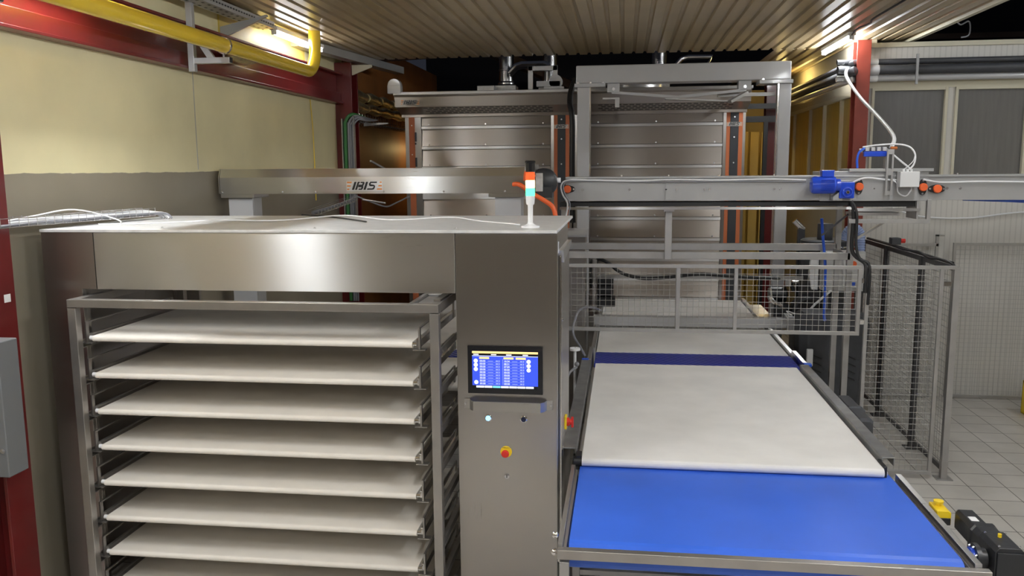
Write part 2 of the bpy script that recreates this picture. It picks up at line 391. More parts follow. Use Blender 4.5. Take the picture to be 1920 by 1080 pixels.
# steel columns and beam
def hcol(name, x0, x1, y0, y1, z1, label, mat=RED):
    t = .02; m = mb(); xc = (x0 + x1) / 2
    m.box(x0, x1, y0, y0 + t, 0, z1).box(x0, x1, y1 - t, y1, 0, z1).box(xc - .01, xc + .01, y0 + t, y1 - t, 0, z1)
    return tag(m.build(name, mat, bevel=.003), label, 'column')
hcol('steel_column', -3.548, -3.335, 10.2, 10.46, 3.95, 'dark red steel column between the cream left wall and the left oven')
m = mb(); m.box(-3.56, -3.54, 4.08, 4.28, 0, 4.04).box(-3.43, -3.41, 4.08, 4.28, 0, 4.04).box(-3.54, -3.43, 4.17, 4.19, 0, 4.04)
c0 = tag(m.build('steel_column', RED, bevel=.003), 'red steel column at the left edge, with a white label', 'column')
mb().box(-3.4095, -3.4085, 4.19, 4.24, 1.93, 1.975).build('label', PAPER, c0)
hcol('steel_column', 2.50, 2.645, 9.78, 9.98, 4.0, 'red steel column at the corner of the right wall windows', REDD)
hcol('steel_column', 1.96, 2.09, 12.3, 12.5, 4.0, 'very dark red column beside the yellow rear wall')
m = mb(); m.box(-3.548, -3.44, -3, 10.19, 3.455, 3.475).box(-3.548, -3.52, -3, 10.19, 3.475, 3.80).box(-3.548, -3.44, -3, 10.19, 3.80, 3.82).box(-3.548, -3.47, -3, 10.19, 3.475, 3.585)
tag(m.build('steel_beam', RED, bevel=.003), 'long red steel beam running along the top of the left wall', 'beam')
# yellow sheet above the beam
tag(mb().box(-3.548, -3.535, 7.2, 9.2, 3.83, 4.04).build('wall_sheet', plain('yellow_sheet', (.60, .44, .08), .5)), 'yellow sheet on the wall behind the left ceiling lamp', 'sheet')

# yellow pipe
t = thing('gas_pipe', 'thick glossy yellow pipe hanging under the ceiling and bending up', 'pipe', (-3.15, 6, 3.57))
pts = [(-3.15, -2.9, 3.63), (-3.15, 8.25, 3.63)]
R = .24
for i in range(1, 9):
    a = i / 8 * PI / 2; pts.append((-3.15, 8.25 + R * math.sin(a), 3.63 + R * (1 - math.cos(a))))
pts.append((-3.15, 8.49, 4.06))
mb().tube(pts, .06, 24, smooth=False).build('pipe_run', YELP, t)
mb().lathe([(.064, -.012), (.067, -.012), (.067, .012), (.064, .012)], (-3.15, 6.47, 3.63), 'y').box(-3.156, -3.144, 6.46, 6.48, 3.535, 3.57).build('pipe_clamp', CHROME, t)
# bracket under the pipe
def bracket(y, label):
    t = thing('pipe_bracket', label, 'bracket', (-3.52, y, 3.5), 'brackets under the yellow pipe')
    mb().box(-3.435, -3.385, y - .02, y + .03, 3.43, 4.04).build('upright', GREYB, t, bevel=.003)
    mb().box(-3.385, -3.09, y - .02, y + .03, 3.49, 3.535).build('arm', GREYB, t, bevel=.003)
    mb().box(-3.09, -3.085, y - .018, y + .028, 3.493, 3.532).build('end_cap', BLACK, t)
    mb().prism([(-3.385, 3.70), (-3.385, 3.77), (-3.22, 3.535), (-3.28, 3.535)], 'y', y - .012, y + .022).build('brace', GREYB, t)
    return t
bracket(6.45, 'grey triangular wall bracket carrying the yellow pipe near the wall seam')
bracket(3.95, 'dark bracket arm under the yellow pipe at the upper left corner')
tag(mb().prism([(-3.53, 3.80), (-3.53, 3.90), (-3.10, 3.99), (-3.10, 3.975)], 'y', 7.20, 7.235).build('tray_bracket', GREYB), 'tapered grey bracket arm holding the cable tray beside the lamp', 'bracket')
tag(mb().ball((-3.40, 7.3, 3.66), .17, (.7, 1.6, .45)).build('insulation_wad', FOIL), 'bundle of yellowish insulation resting on the red beam behind the pipe', 'insulation')
# perforated cable tray under the ceiling
t = thing('ceiling_cable_tray', 'perforated grey cable tray hanging under the ceiling at the left', 'cable tray', (-3.3, 5.5, 3.95))
m = mb(); m.box(-3.42, -3.26, 3, 7.75, 3.96, 3.965).box(-3.42, -3.415, 3, 7.75, 3.965, 4.02).box(-3.265, -3.26, 3, 7.75, 3.965, 4.02)
m.build('channel', GREYB, t)
m = mb()
for i in range(60):
    y = 4.8 + i * .05
    m.box(-3.2595, -3.258, y, y + .028, 3.985, 3.997)
    if i % 2: m.box(-3.39, -3.37, y, y + .03, 3.9585, 3.9598).box(-3.31, -3.29, y, y + .03, 3.9585, 3.9598)
m.build('slot', BLACK, t)
mb().tube([(-3.33, 7.3, 3.99), (-3.33, 7.8, 3.985), (-3.36, 7.93, 3.99)], .008, 8).build('lamp_cord', BLACK, t)

tag(mb().prism([(-3.33, 3.80), (-3.33, 3.92), (-3.08, 3.92), (-3.08, 3.89)], 'y', 10.22, 10.25).build('angle_bracket', FRAMEC), 'cream angle bracket at the top of the dark red column', 'bracket')
# ------------------------------------------------------------------ lamps
LAMP = emis('fluorescent_tube', (.94, .975, 1.0), 98)
BLAMP = emis('bright_fluorescent_tube', (.94, .975, 1.0), 235)
def tube_lamp(x, y0, y1, z, label, s=None, w=.04, mat=LAMP):
    t = thing('tube_lamp', label, 'lamp', (x, (y0 + y1) / 2, z), 'fluorescent tube lamps'); w = .04
    mb().box(x - w, x + w, y0 - .02, y1 + .02, z + .020, z + .06).build('lamp_housing', WHITEP, t, bevel=.004)
    mb().lathe([(.018, y0), (.022, y0 + .01), (.022, y1 - .01), (.018, y1)], (x, 0, z), 'y', 14).build('tube', mat, t)
    m = mb(); m.box(x - .025, x + .025, y0 - .02, y0, z - .02, z + .03).box(x - .025, x + .025, y1, y1 + .02, z - .02, z + .03); m.build('socket', WHITEP, t)
    return t
tube_lamp(-3.36, 7.98, 9.22, 3.965, 'glowing tube lamp beside the bend of the yellow pipe', mat=emis('dimmed_fluorescent_tube', (.96, .975, 1.0), 30))  # tube dimmed to hold down glare on the wall sheet
tube_lamp(2.36, 9.50, 10.72, 3.985, 'glowing tube lamp on the ribbed ceiling at the right')
for x, y in ((-3.36, 4.40), (-2.90, 2.3)): tube_lamp(x, y - .62, y + .62, 3.965, 'tube lamp in the row along the left wall, out of the picture', mat=BLAMP)
for y in (6.05, 2.2, -1.6): tube_lamp(2.36, y - .62, y + .62, 3.985, 'tube lamp in the right ceiling row, out of the picture', mat=LAMP if y > 5 else BLAMP)
tube_lamp(.1, .0, 1.25, 3.985, 'bright tube lamp in the middle ceiling row, out of the picture', mat=BLAMP)
for x, y0, y1 in ((5.4, 3.2, 4.7), (5.4, 6.6, 8.1), (5.4, -.5, 1.0)):  # lamps added out of view to brighten the passage floor and right wall
    tube_lamp(x, y0, y1, 4.75, 'added fill tube lamp over the tiled passage, out of the picture')
LAMPY = emis('warm_fill_tube', (1.0, .72, .25), 40); LAMPZ = emis('dim_warm_fill_tube', (1.0, .72, .3), 12)
tube_lamp(2.3, 12.7, 13.4, 3.95, 'added warm fill lamp on the rear ceiling, hidden behind the gantry beam', mat=LAMPY)  # added unseen, lights the amber panes and the yellow rear wall
tube_lamp(-3.2, 13.2, 14.4, 3.0, 'added warm fill lamp hidden in the gap behind the left oven', mat=LAMPZ)  # added out of sight to throw warm light on the brown wall
tag(mb().tube([(2.36, 9.47, 4.01), (2.34, 9.2, 4.03), (2.38, 8.9, 4.035), (2.33, 8.6, 4.03), (2.34, 7.8, 4.035), (2.32, 6.7, 4.03)], .010, 8).build('lamp_cable', BLACK), 'black cable running along the ceiling from the right tube lamp', 'cable')
# ================================================================== ENCLOSURE + CABINET
t = thing('proofing_enclosure', 'large brushed steel machine housing with a wide header over the rack', 'machine housing', (-2.2, 5.2, 0))
mb().prism([(-3.387, 0), (-3.15, 0), (-3.15, 1.967), (-3.06, 1.967), (-3.06, 2.30), (-3.387, 2.30)], 'y', 4.50, 4.53).box(-3.387, -3.37, 4.53, 5.9, 0, 2.30).box(-3.37, -3.16, 5.87, 5.9, 0, 2.30).box(-3.165, -3.15, 4.53, 4.56, 0, 1.96).build('side_panel', STEELZ, t, bevel=.002)
mb().box(-3.055, -.917, 4.50, 4.525, 1.967, 2.300).box(-3.055, -.917, 4.525, 4.56, 1.967, 1.975).build('header_panel', STEEL, t, bevel=.002)
mb().box(-3.387, -.353, 4.490, 5.9, 2.301, 2.318).build('roof_panel', ROOFST, t, bevel=.002)
mb().box(-3.36, -.94, 5.86, 5.9, 2.16, 2.30).build('rear_beam', TUBE, t)
for x in (-2.68, -1.75, -.93): screw(t, (x, 4.6, 2.318), .008, 'z')

t = thing('control_cabinet', 'tall brushed steel control cabinet with a touchscreen to the right of the rack', 'cabinet', (-.63, 4.93, 0))
mb().box(-.914, -.352, 4.500, 5.36, 0.03, 2.299).build('body', STEELZ, t, bevel=.003)
d = mb().box(-.350, -.340, 4.59, 5.31, .10, 2.17).build('side_door', STEELZ, t, bevel=.003)
mb().box(-.340, -.336, 4.585, 4.60, .10, 2.17).build('door_edge', CHROME, d)
for z in (1.80, 1.04): mb().lathe([(.014, 0), (.014, .006), (.010, .008)], (-.340, 4.68, z), 'x').build('lock', CHROME, d)
mb().prism([(4.59, 2.20), (5.31, 2.20), (5.31, 2.17), (4.63, 2.13)], 'x', -.352, -.325).build('rain_lip', STEEL, t)
mb().box(-.3515, -.350, 4.555, 4.585, 2.19, 2.25).build('label', PAPER, t)
# touchscreen
sc = mb().box(-.852, -.432, 4.488, 4.4995, 1.405, 1.678).build('touchscreen', BLACKG, t, bevel=.003)
sc['label'] = 'black framed touchscreen showing a blue page'
X0, X1, Z0, Z1, YS = -.826, -.458, 1.437, 1.647, 4.4868
WX = X1 - X0; WZ = Z1 - Z0
def U(u): return X0 + u * WX
def V(v): return Z1 - v * WZ
SB = emis('screen_blue', (.035, .075, .62), 1.1); SW = emis('screen_white', (.85, .90, 1), 1.25); SO = emis('screen_amber', (1, .62, .22), 1.3)
SC_ = emis('screen_cyan', (.2, .75, .95), 1.1); SK = emis('screen_black', (.004, .004, .01), .3); SL = emis('screen_light_line', (.35, .42, .95), .9)
mb().box(X0, X1, YS, YS + .001, Z0, Z1).build('display', SB, sc)
m = mb(); m.box(X0, X1, YS - .0004, YS, V(.055), Z1); m.build('title_bar', SO, sc)
m = mb(); m.box(X0, X1, YS - .0004, YS, V(.115), V(.055)).box(X0, X1, YS - .0004, YS, Z0, V(.925)); m.build('menu_bar', SK, sc)
m = mb(); m.box(X0, X1, YS - .0006, YS, V(.13), V(.12))
for u in (0, .27, .5, .75): m.box(U(u + .02), U(u + .10), YS - .0008, YS, V(.10), V(.075))
for i in range(7):
    if i != 2: m.box(U(.06 + i * .126), U(.06 + i * .126 + .118), YS - .0008, YS, V(.985), V(.935))
m.build('screen_button', SW, sc)
mb().box(U(.06 + 2 * .126), U(.06 + 2 * .126 + .118), YS - .0008, YS, V(.985), V(.935)).build('selected_button', SC_, sc)
m = mb()
for u in (.11, .48, .665): m.box(U(u), U(u + .15), YS - .0008, YS, V(.205), V(.155))
m.build('value_field', SO, sc)
m = mb()
for k in range(9):
    for c, u in enumerate((.115, .485)):
        s_ = '00:00'
        if c == 1 and k < 3: s_ = ('10:34', '08:31', '07:09')[k]
        m.text(s_, U(u), YS - .0008, V(.283 + k * .0765), .0145)
m.build('screen_digits', SW, sc)
m = mb()
for k in range(9):
    for u in (.11, .48): m.box(U(u), U(u + .31), YS - .0006, YS, V(.297 + k * .0765), V(.292 + k * .0765)).box(U(u + .13), U(u + .21), YS - .0006, YS, V(.270 + k * .0765), V(.258 + k * .0765)).box(U(u + .25), U(u + .285), YS - .0006, YS, V(.275 + k * .0765), V(.245 + k * .0765)).box(U(u + .295), U(u + .31), YS - .0006, YS, V(.28 + k * .0765), V(.24 + k * .0765))
m.box(U(.465), U(.47), YS - .0006, YS, V(.9), V(.2)).box(U(.815), U(.82), YS - .0006, YS, V(.45), V(.2))
m.build('screen_lines', SL, sc)
m = mb()
for u, v in ((.055, .26), (.055, .37), (.055, .485), (.06, .84), (.86, .26), (.86, .375), (.86, .49)):
    m.lathe([(.0085, 0), (.0115, 0), (.0115, -.0008), (.0085, -.0008)], (U(u), YS, V(v)), 'y', 18).cyl((U(u), YS, V(v)), (U(u), YS - .0008, V(v)), .0045, n=10)
m.build('screen_icon', SW, sc)
# curved guard handle
hp = [(-.875, 4.492), (-.845, 4.492), (-.835, 4.46), (-.815, 4.437), (-.44, 4.437), (-.42, 4.46), (-.410, 4.492), (-.378, 4.492)]
m = mb(); zt, zb = 1.372, 1.318
A = []
for (x, y) in hp: A.append((x, y))
for (x, y) in reversed(hp): A.append((x, y + .006))
m.prism(A, 'z', zb, zt)
g = m.build('guard_handle', STEEL, t)
for x in (-.868, -.386): screw(g, (x, 4.492, 1.345), .007)
def button(x, z, cap, name, lit=False):
    b = mb().lathe([(.020, 0), (.020, -.006), (.015, -.009)], (x, 4.5, z), 'y').build(name, CHROME, t)
    mb().lathe([(.014, -.008), (.014, -.013), (.011, -.015), (.001, -.0155)], (x, 4.5, z), 'y').build('button_cap', cap, b); return b
button(-.74, 1.263, emis('lit_blue', (.10, .45, 1), 5), 'push_button')['label'] = 'push button glowing blue'
button(-.54, 1.262, plain('deep_blue_cap', (.006, .012, .05), .3), 'push_button')['label'] = 'unlit dark blue push button'
e = mb().lathe([(.033, 0), (.033, -.004), (.028, -.006)], (-.641, 4.5, 1.068), 'y').build('emergency_stop', YEL, t)
mb().lathe([(.012, -.004), (.012, -.018), (.021, -.020), (.022, -.030), (.018, -.036), (.002, -.038)], (-.643, 4.5, 1.064), 'y').build('stop_knob', REDB, e)
mb().text('EMERGENCY', -.662, 4.4935, 1.090, .0085).build('stop_lettering', BLACK, e)
kl = mb().lathe([(.015, 0), (.015, -.005), (.010, -.007), (.001, -.007)], (-.638, 4.5, .925), 'y').build('key_lock', ZINC, t)
mb().box(-.640, -.636, 4.4915, 4.4935, .917, .933).build('keyhole', BLACK, kl)
rs = mb().box(-.340, -.326, 4.885, 4.945, 1.085, 1.165).build('main_switch', YEL, t, bevel=.003)
mb().lathe([(.026, 0), (.026, .014), (.018, .018), (.018, .030), (.001, .031)], (-.326, 4.915, 1.125), 'x', 16).box(-.300, -.286, 4.907, 4.923, 1.093, 1.157).build('switch_knob', REDB, rs)

# stack light
t = thing('signal_tower', 'stack light with red, lit amber and lit green segments on the housing roof', 'signal light', (-.518, 4.72, 2.318))
cx, cy = -.522, 4.72
mb().lathe([(.052, 2.318), (.052, 2.326), (.030, 2.332), (.018, 2.340), (.017, 2.345)], (cx, cy, 0)).build('base', WHITEP, t)
mb().lathe([(.0145, 2.335), (.0145, 2.44), (.0155, 2.442), (.0155, 2.450)], (cx, cy, 0)).build('pole', WHITEP, t)
mb().lathe([(.021, 2.447), (.024, 2.455), (.026, 2.49), (.026, 2.495)], (cx, cy, 0)).build('collar', WHITEP, t)
for nm, z0, z1, mt in (('green_lens', 2.495, 2.538, emis('lit_green', (.12, 1, .42), 1.5)), ('amber_lens', 2.540, 2.583, emis('lit_amber', (1, .72, .30), 2.6)), ('red_lens', 2.585, 2.628, plain('red_lens_plastic', (.75, .10, .03), .25, emit=(1, .15, .03), es=.35)), ('buzzer', 2.630, 2.68, BLACKG)):
    mb().lathe([(.025, z0), (.0265, z0 + .002), (.0265, z1 - .002), (.025, z1)], (cx, cy, 0)).build(nm, mt, t)
mb().lathe([(.029, 2.68), (.030, 2.683), (.030, 2.688), (.026, 2.692), (.001, 2.693)], (cx, cy, 0)).build('cap', BLACKG, t)

# loose wires on the roof
tag(mb().tube([(-3.25, 4.85, 2.325), (-3.0, 4.9, 2.325), (-2.75, 5.15, 2.325), (-2.5, 4.95, 2.345), (-2.2, 5.2, 2.328), (-1.9, 5.55, 2.34), (-1.5, 5.3, 2.325), (-1.15, 5.5, 2.33), (-.9, 5.2, 2.325), (-.6, 4.85, 2.325)], .004, 6).build('loose_wire', WHITEP), 'thin white wire lying loosely along the steel roof', 'wire')
tag(mb().tube([(-2.3, 5.8, 2.33), (-2.0, 5.6, 2.325), (-1.75, 5.3, 2.325), (-1.6, 5.1, 2.325)], .005, 6).build('loose_wire', BLACK), 'dark wire running forward over the middle of the steel roof', 'wire')
# wire basket tray with cables at left
t = thing('wire_cable_tray', 'wire basket tray full of white cables reaching the roof from the left', 'cable tray', (-3.49, 4.7, 2.33))
A0 = Vector((-3.50, 3.9, 2.345)); A1 = Vector((-3.27, 5.45, 2.345))
dr = (A1 - A0); nn = Vector((dr.y, -dr.x, 0)).normalized() * .055
m = mb()
for k, h in ((-1, 0), (-.5, 0), (0, 0), (.5, 0), (1, 0), (-1, .05), (1, .05)): m.cyl(A0 + nn * k + Vector((0, 0, h)), A1 + nn * k + Vector((0, 0, h)), .0022, n=6)
for i in range(26):
    p = A0 + dr * (i / 25); m.cyl(p - nn, p + nn, .002, n=5); m.cyl(p - nn, p - nn + Vector((0, 0, .055)), .002, n=5); m.cyl(p + nn, p + nn + Vector((0, 0, .055)), .002, n=5)
m.build('basket', ZINC, t)
for k in range(9):
    o_ = (k % 5 - 2) * .02; z = .012 + .014 * (k // 5)
    pp = [A0 + dr * f + nn.normalized() * (o_ + random.uniform(-.006, .006)) + Vector((0, 0, z + random.uniform(-.004, .006))) for f in (0, .2, .4, .6, .8, .97)]
    pp += [A1 + Vector((.06, .05, .012)) + nn.normalized() * o_, A1 + Vector((.10, .06, -.02)) + nn.normalized() * o_]
    mb().tube(pp, .0075 if k % 3 else .010, 8).build('cable', [WCAB, GCAB, WCAB][k % 3], t)
mb().tube([A0 + Vector((.04, 0, .0)), A0 + dr * .35 + Vector((.02, 0, .05)), A0 + dr * .55 + Vector((.04, 0, .075)), A0 + dr * .72 + Vector((.10, 0, .0)), Vector((-3.1, 4.85, 2.325))], .0045, 7).build('stray_wire', WHITEP, t)

# grey box at far left
t = thing('wall_switch_box', 'grey painted box on the red column at the left edge', 'box', (-3.5, 4.2, .9))
mb().box(-3.60, -3.24, 3.90, 4.05, 1.03, 1.766).build('box_body', plain('slate_grey_paint', (.14, .145, .15), .4), t, bevel=.006)
screw(t, (-3.262, 3.90, 1.18), .014)

# ================================================================== RACK
t = thing('rack_trolley', 'square tube steel rack trolley holding eight canvas boards', 'rack', (-2.05, 4.95, 0))
XL, XR, YF, YB, ZT = -3.13, -.975, 4.32, 5.50, 1.932
for x in (XL, XR - .05):
    for y in (YF, YB): mb().box(x, x + .05, y, y + .05, .12, ZT - .05).build('post', RACKT, t, bevel=.003)
for y in (YF, YB): mb().box(XL, XR, y, y + .05, ZT - .046, ZT).build('top_rail', RACKT, t, bevel=.003)
for x in (XL, XR - .05): mb().box(x, x + .05, YF + .05, YB, ZT - .05, ZT).build('side_rail', RACKT, t, bevel=.003)
for y in (YF, YB): mb().box(XL, XR, y, y + .05, .07, .12).build('bottom_rail', RACKT, t, bevel=.003)
mb().box(XR - .048, XR - .01, YF + .1, YB, ZT + .001, ZT + .012).build('guide_strip', STEEL, t)
for x in (XL + .025, XR - .025):
    for y in (YF + .025, YB + .025):
        c = mb().box(x - .025, x + .025, y - .02, y + .02, .05, .07).build('castor', GALV, t)
        mb().cyl((x - .014, y, .035), (x + .014, y, .035), .034).build('wheel', BLACK, c)
NZ = [1.703 - .2190 * k for k in range(8)]
for k, z in enumerate(NZ):
    for x in (XL + .004, XR - .046):
        mb().box(x, x + .042, YF + .05, YB, z - .062, z - .056).box(x + (0 if x < -2 else .036), x + (.006 if x < -2 else .042), YF + .05, YB, z - .056, z - .022).build('runner', RACKT, t)
words = ['topmost', 'second from the top', 'third from the top', 'fourth from the top', 'fifth from the top', 'sixth from the top', 'seventh from the top', 'lowest, cut by the bottom edge']
def make_board():
    r = thing('canvas_board', '', 'board', (0, 0, 0), 'canvas boards stacked in the rack')
    # felt loop over a rounded front nose; local z=0 is the top
    x0, x1 = -3.045, -1.145; prof = []
    for i in range(9):
        a = -PI / 2 - PI * i / 8; prof.append((4.40 + .017 + .017 * math.cos(a), -.017 + .017 * math.sin(a)))
    top = prof + [(5.42, .0), (5.42, -.034)]
    mb().prism([(y, z) for y, z in top], 'x', x0, x1).build('canvas', FELT, r)
    for s_, x in (('l', x0 - .012), ('r', x1 + .012)):
        mb().cyl((x - .011, 4.42, -.013), (x + .011, 4.42, -.013), .012).build('roller_end', WHITEP if s_ == 'l' else CHROME, r)
        xx = x0 - .045 if s_ == 'l' else x1 + .035
        g_ = mb(); g_.box(xx, xx + .010, 4.405, 4.430, -.040, .082).box(xx, xx + .010, 4.43, 5.36, .074, .082).box(xx, xx + .010, 5.34, 5.36, -.03, .074)
        g_.build('end_guard', RACKT, r)
        xs = sorted((x0 - .018 if s_ == 'l' else x1 + .018, xx + .005))
        mb().box(xs[0], xs[1], 4.43, 5.42, -.034, .010).build('side_rail', [DGREY, CHROME][s_ == 'r'] if s_ == 'r' else RACKT, r)
        mb().box(min(xx, xx + .01) - .03, xx + .04, 4.40, 4.445, -.046, -.041).build('foot_plate', RACKT, r)
    mb().box(x0, x1, 5.3, 5.42, -.05, -.03).build('cross_bar', RACKT, r)
    return r
proto = make_board()
for k, z in enumerate(NZ):
    b = proto if k == 0 else copy_tree(proto)
    b.location = (0, 0, z + .004); b['label'] = 'cream canvas loading board in the steel rack, ' + words[k]
    if k: b.location.y = random.uniform(-.006, .006)

# ================================================================== RIGHT CONVEYOR LINE
XA, XB = -.235, 1.50
def belt_loop(m, x0, x1, y0, y1, z, h=.05):
    r = h / 2; p = []
    for i in range(9):
        a = PI / 2 + PI * i / 8; p.append((y0 + r + r * math.cos(a), z - r + r * math.sin(a)))
    for i in range(9):
        a = -PI / 2 + PI * i / 8; p.append((y1 - r + r * math.cos(a), z - r + r * math.sin(a)))
    return m.prism(p, 'x', x0, x1)
t = thing('blue_belt_conveyor', 'infeed conveyor with a wide bright blue belt in the foreground', 'conveyor', (.63, 4.2, 0))
belt_loop(mb(), XA, XB, 3.665, 4.86, .922, .13).build('belt', BBELT, t)
mb().box(-.285, 1.585, 3.615, 3.655, .874, .920).build('front_rail', RACKT, t, bevel=.003)
mb().box(-.285, -.262, 3.66, 4.70, .84, .935).box(-.262, -.245, 3.66, 4.70, .84, .90).build('side_frame', STEEL, t, bevel=.002)
mb().box(1.512, 1.530, 3.66, 4.75, .84, .90).box(1.530, 1.560, 3.66, 4.75, .84, .935).build('side_frame', STEEL, t, bevel=.002)
mb().box(1.502, 1.512, 3.66, 4.75, .86, .91).build('slide_strip', BLACK, t)
for x in (-.275, 1.535):
    mb().box(x, x + .045, 3.62, 3.665, .10, .86).build('leg', TUBE, t, bevel=.003)
    mb().box(x - .005, x + .05, 3.61, 3.67, .74, .75).build('bracket_plate', TUBE, t)
    mb().cyl((x + .022, 3.642, 0), (x + .022, 3.642, .1), .012).cyl((x + .022, 3.642, 0), (x + .022, 3.642, .012), .03).build('levelling_foot', ZINC, t)
for x in (-.275, 1.535):
    mb().box(x, x + .045, 4.60, 4.645, .10, .84).build('leg', TUBE, t, bevel=.003)
    mb().cyl((x + .022, 4.622, 0), (x + .022, 4.622, .1), .012).cyl((x + .022, 4.622, 0), (x + .022, 4.622, .012), .03).build('levelling_foot', ZINC, t)
for z in (.30,):
    mb().box(-.23, 1.53, 4.61, 4.64, z, z + .03).build('cross_bar', TUBE, t)
for y, z in ((3.70, .955), (3.66, .89)): mb().ball((-.30, y, z), .017, n=8).build('knob', CHROME, t)
# drive under belt
mb().cyl((-.24, 4.18, .70), (1.5, 4.18, .70), .045).build('drive_roller', DGREY, t)

t = thing('drive_gear_motor', 'black gear motor bolted to the front right corner of the blue conveyor', 'motor', (1.69, 3.9, .8))
mb().loft([[(x, y, z) for x, z in ((1.635, .80), (1.755, .78), (1.765, .96), (1.74, .985), (1.65, .985), (1.635, .965))] for y in (3.72, 3.90)] ).build('gearbox', MOTORB, t, bevel=.004)
mb().box(1.642, 1.758, 3.712, 3.72, .79, .965).build('gearbox_cover', MOTORB, t, bevel=.003)
mb().loft([[(1.70 + a * s_, y, .90 + b_ * s_) for a, b_ in ((-.058, -.05), (-.03, -.075), (.03, -.075), (.058, -.05), (.058, .045), (.04, .068), (-.04, .068), (-.058, .045))] for y, s_ in ((3.90, 1.05), (3.99, 1.0), (4.0, 1.08), (4.02, 1.08), (4.03, .82), (4.22, .80), (4.25, .62))]).build('motor_body', MOTORB, t, bevel=.002)
mb().box(1.675, 1.71, 4.08, 4.13, .9545, .957).build('rating_label', PAPER, t)
mb().lathe([(.065, 0), (.065, .02), (.045, .022), (.045, .05)], (1.575, 3.80, .90), 'x').build('flange', MOTORB, t)
for i in range(8):
    a = i * PI / 4 + .2; screw(t, (1.573, 3.80 + .053 * math.cos(a), .90 + .053 * math.sin(a)), .008, '-x')
mb().cyl((1.560, 3.80, .90), (1.5745, 3.80, .90), .046, n=24).build('mounting_ring', BLUEP, t)
for x, y in ((1.655, 3.735), (1.742, 3.735), (1.655, 3.88), (1.742, 3.88)): screw(t, (x, y, .985), .006, 'z')
mb().cyl((1.70, 3.84, .985), (1.70, 3.84, 1.0), .009, n=6).build('breather_plug', YEL, t)

t = thing('pendant_stop_box', 'small yellow emergency stop box beside the blue belt', 'switch', (1.60, 4.3, .86))
mb().prism([(1.575, .86), (1.645, .86), (1.645, .925), (1.63, .935), (1.575, .935)], 'y', 4.24, 4.36).build('box_body', YEL, t, bevel=.005)
mb().box(1.580, 1.640, 4.232, 4.239, .862, .90).build('base_block', BLACK, t, bevel=.004)
mb().lathe([(.014, .935), (.014, .948), (.024, .952), (.024, .962), (.001, .966)], (1.605, 4.31, 0)).build('stop_knob', YEL, t)
mb().ball((1.59, 4.225, .872), .014, n=8).build('gland', WHITEP, t)
tag(mb().tube([(1.37, 4.45, .30), (1.42, 3.95, .45), (1.46, 3.78, .6), (1.50, 3.72, .82)], .009, 8).tube([(1.33, 4.4, .30), (1.38, 3.9, .4), (1.44, 3.72, .6), (1.49, 3.70, .82)], .006, 8).build('motor_cable', ORNG), 'orange cables dangling under the right end of the blue conveyor', 'cable')

t = thing('white_belt_conveyor', 'middle conveyor with a wide white belt directly behind the blue belt', 'conveyor', (.63, 5.9, 0))
belt_loop(mb(), XA + .01, 1.455, 4.69, 7.14, .975, .05).build('belt', WBELT, t)
mb().box(-.345, -.262, 4.79, 7.10, .998, 1.006).box(-.345, -.338, 4.79, 7.10, .95, .998).box(-.268, -.262, 4.79, 7.10, .94, .998).build('side_cover', COVER, t, bevel=.002)
mb().box(1.475, 1.545, 4.82, 7.10, .998, 1.006).box(1.538, 1.545, 4.82, 7.10, .955, .998).box(1.475, 1.481, 4.82, 7.10, .94, .998).build('side_cover', COVER, t, bevel=.002)
mb().box(-.26, -.228, 4.715, 4.80, .90, .985).cyl((-.275, 4.73, .945), (-.22, 4.73, .945), .03).box(1.458, 1.475, 4.715, 4.85, .90, .985).build('bearing_block', BLACK, t, bevel=.003)
for a in (-.25, 1.455): mb().box(a, a + .035, 4.75, 7.1, .80, .94).build('side_frame', STEEL, t)
for x in (-.29, 1.50):
    for y in (4.95, 6.95):
        mb().box(x, x + .045, y, y + .045, .10, .90).build('leg', TUBE, t, bevel=.003)
        mb().cyl((x + .022, y + .022, 0), (x + .022, y + .022, .1), .012).cyl((x + .022, y + .022, 0), (x + .022, y + .022, .012), .03).build('levelling_foot', ZINC, t)
mb().box(-.245, 1.5, 4.96, 4.99, .25, .28).build('cross_bar', TUBE, t)
for x in (-.315, 1.545): mb().box(x - .03, x + .03, 7.10, 7.16, .985, 1.01).build('corner_cap', BLUET, t, bevel=.004)

t = thing('side_gear_motor', 'black motor hanging on the right side of the white conveyor', 'motor', (1.68, 6.5, .8))
mb().loft([[(1.72 + a * s_, y, .80 + b_ * s_) for a, b_ in ((-.07, -.06), (.07, -.06), (.07, .05), (.04, .075), (-.04, .075), (-.07, .05))] for y, s_ in ((6.02, .7), (6.06, .9), (6.3, .92), (6.31, 1.08), (6.34, 1.08), (6.35, .95), (6.65, .95), (6.68, .8))]).build('motor_body', DGREY, t, bevel=.003)
mb().cyl((1.56, 6.5, .80), (1.70, 6.5, .80), .04).build('shaft_flange', DGREY, t)

t = thing('blue_link_belt_strip', 'narrow dark blue modular belt section between two white belts', 'conveyor', (.63, 7.4, 0))
belt_loop(mb(), -.24, 1.50, 7.15, 7.68, .955, .06).build('belt', MODB, t)
for a in (-.30, 1.52): mb().box(a, a + .038, 7.17, 7.68, .84, 1.0).build('side_frame', STEEL, t, bevel=.003)
for x in (-.30, 1.52): mb().box(x, x + .04, 7.40, 7.44, 0.0, .84).build('leg', TUBE, t)

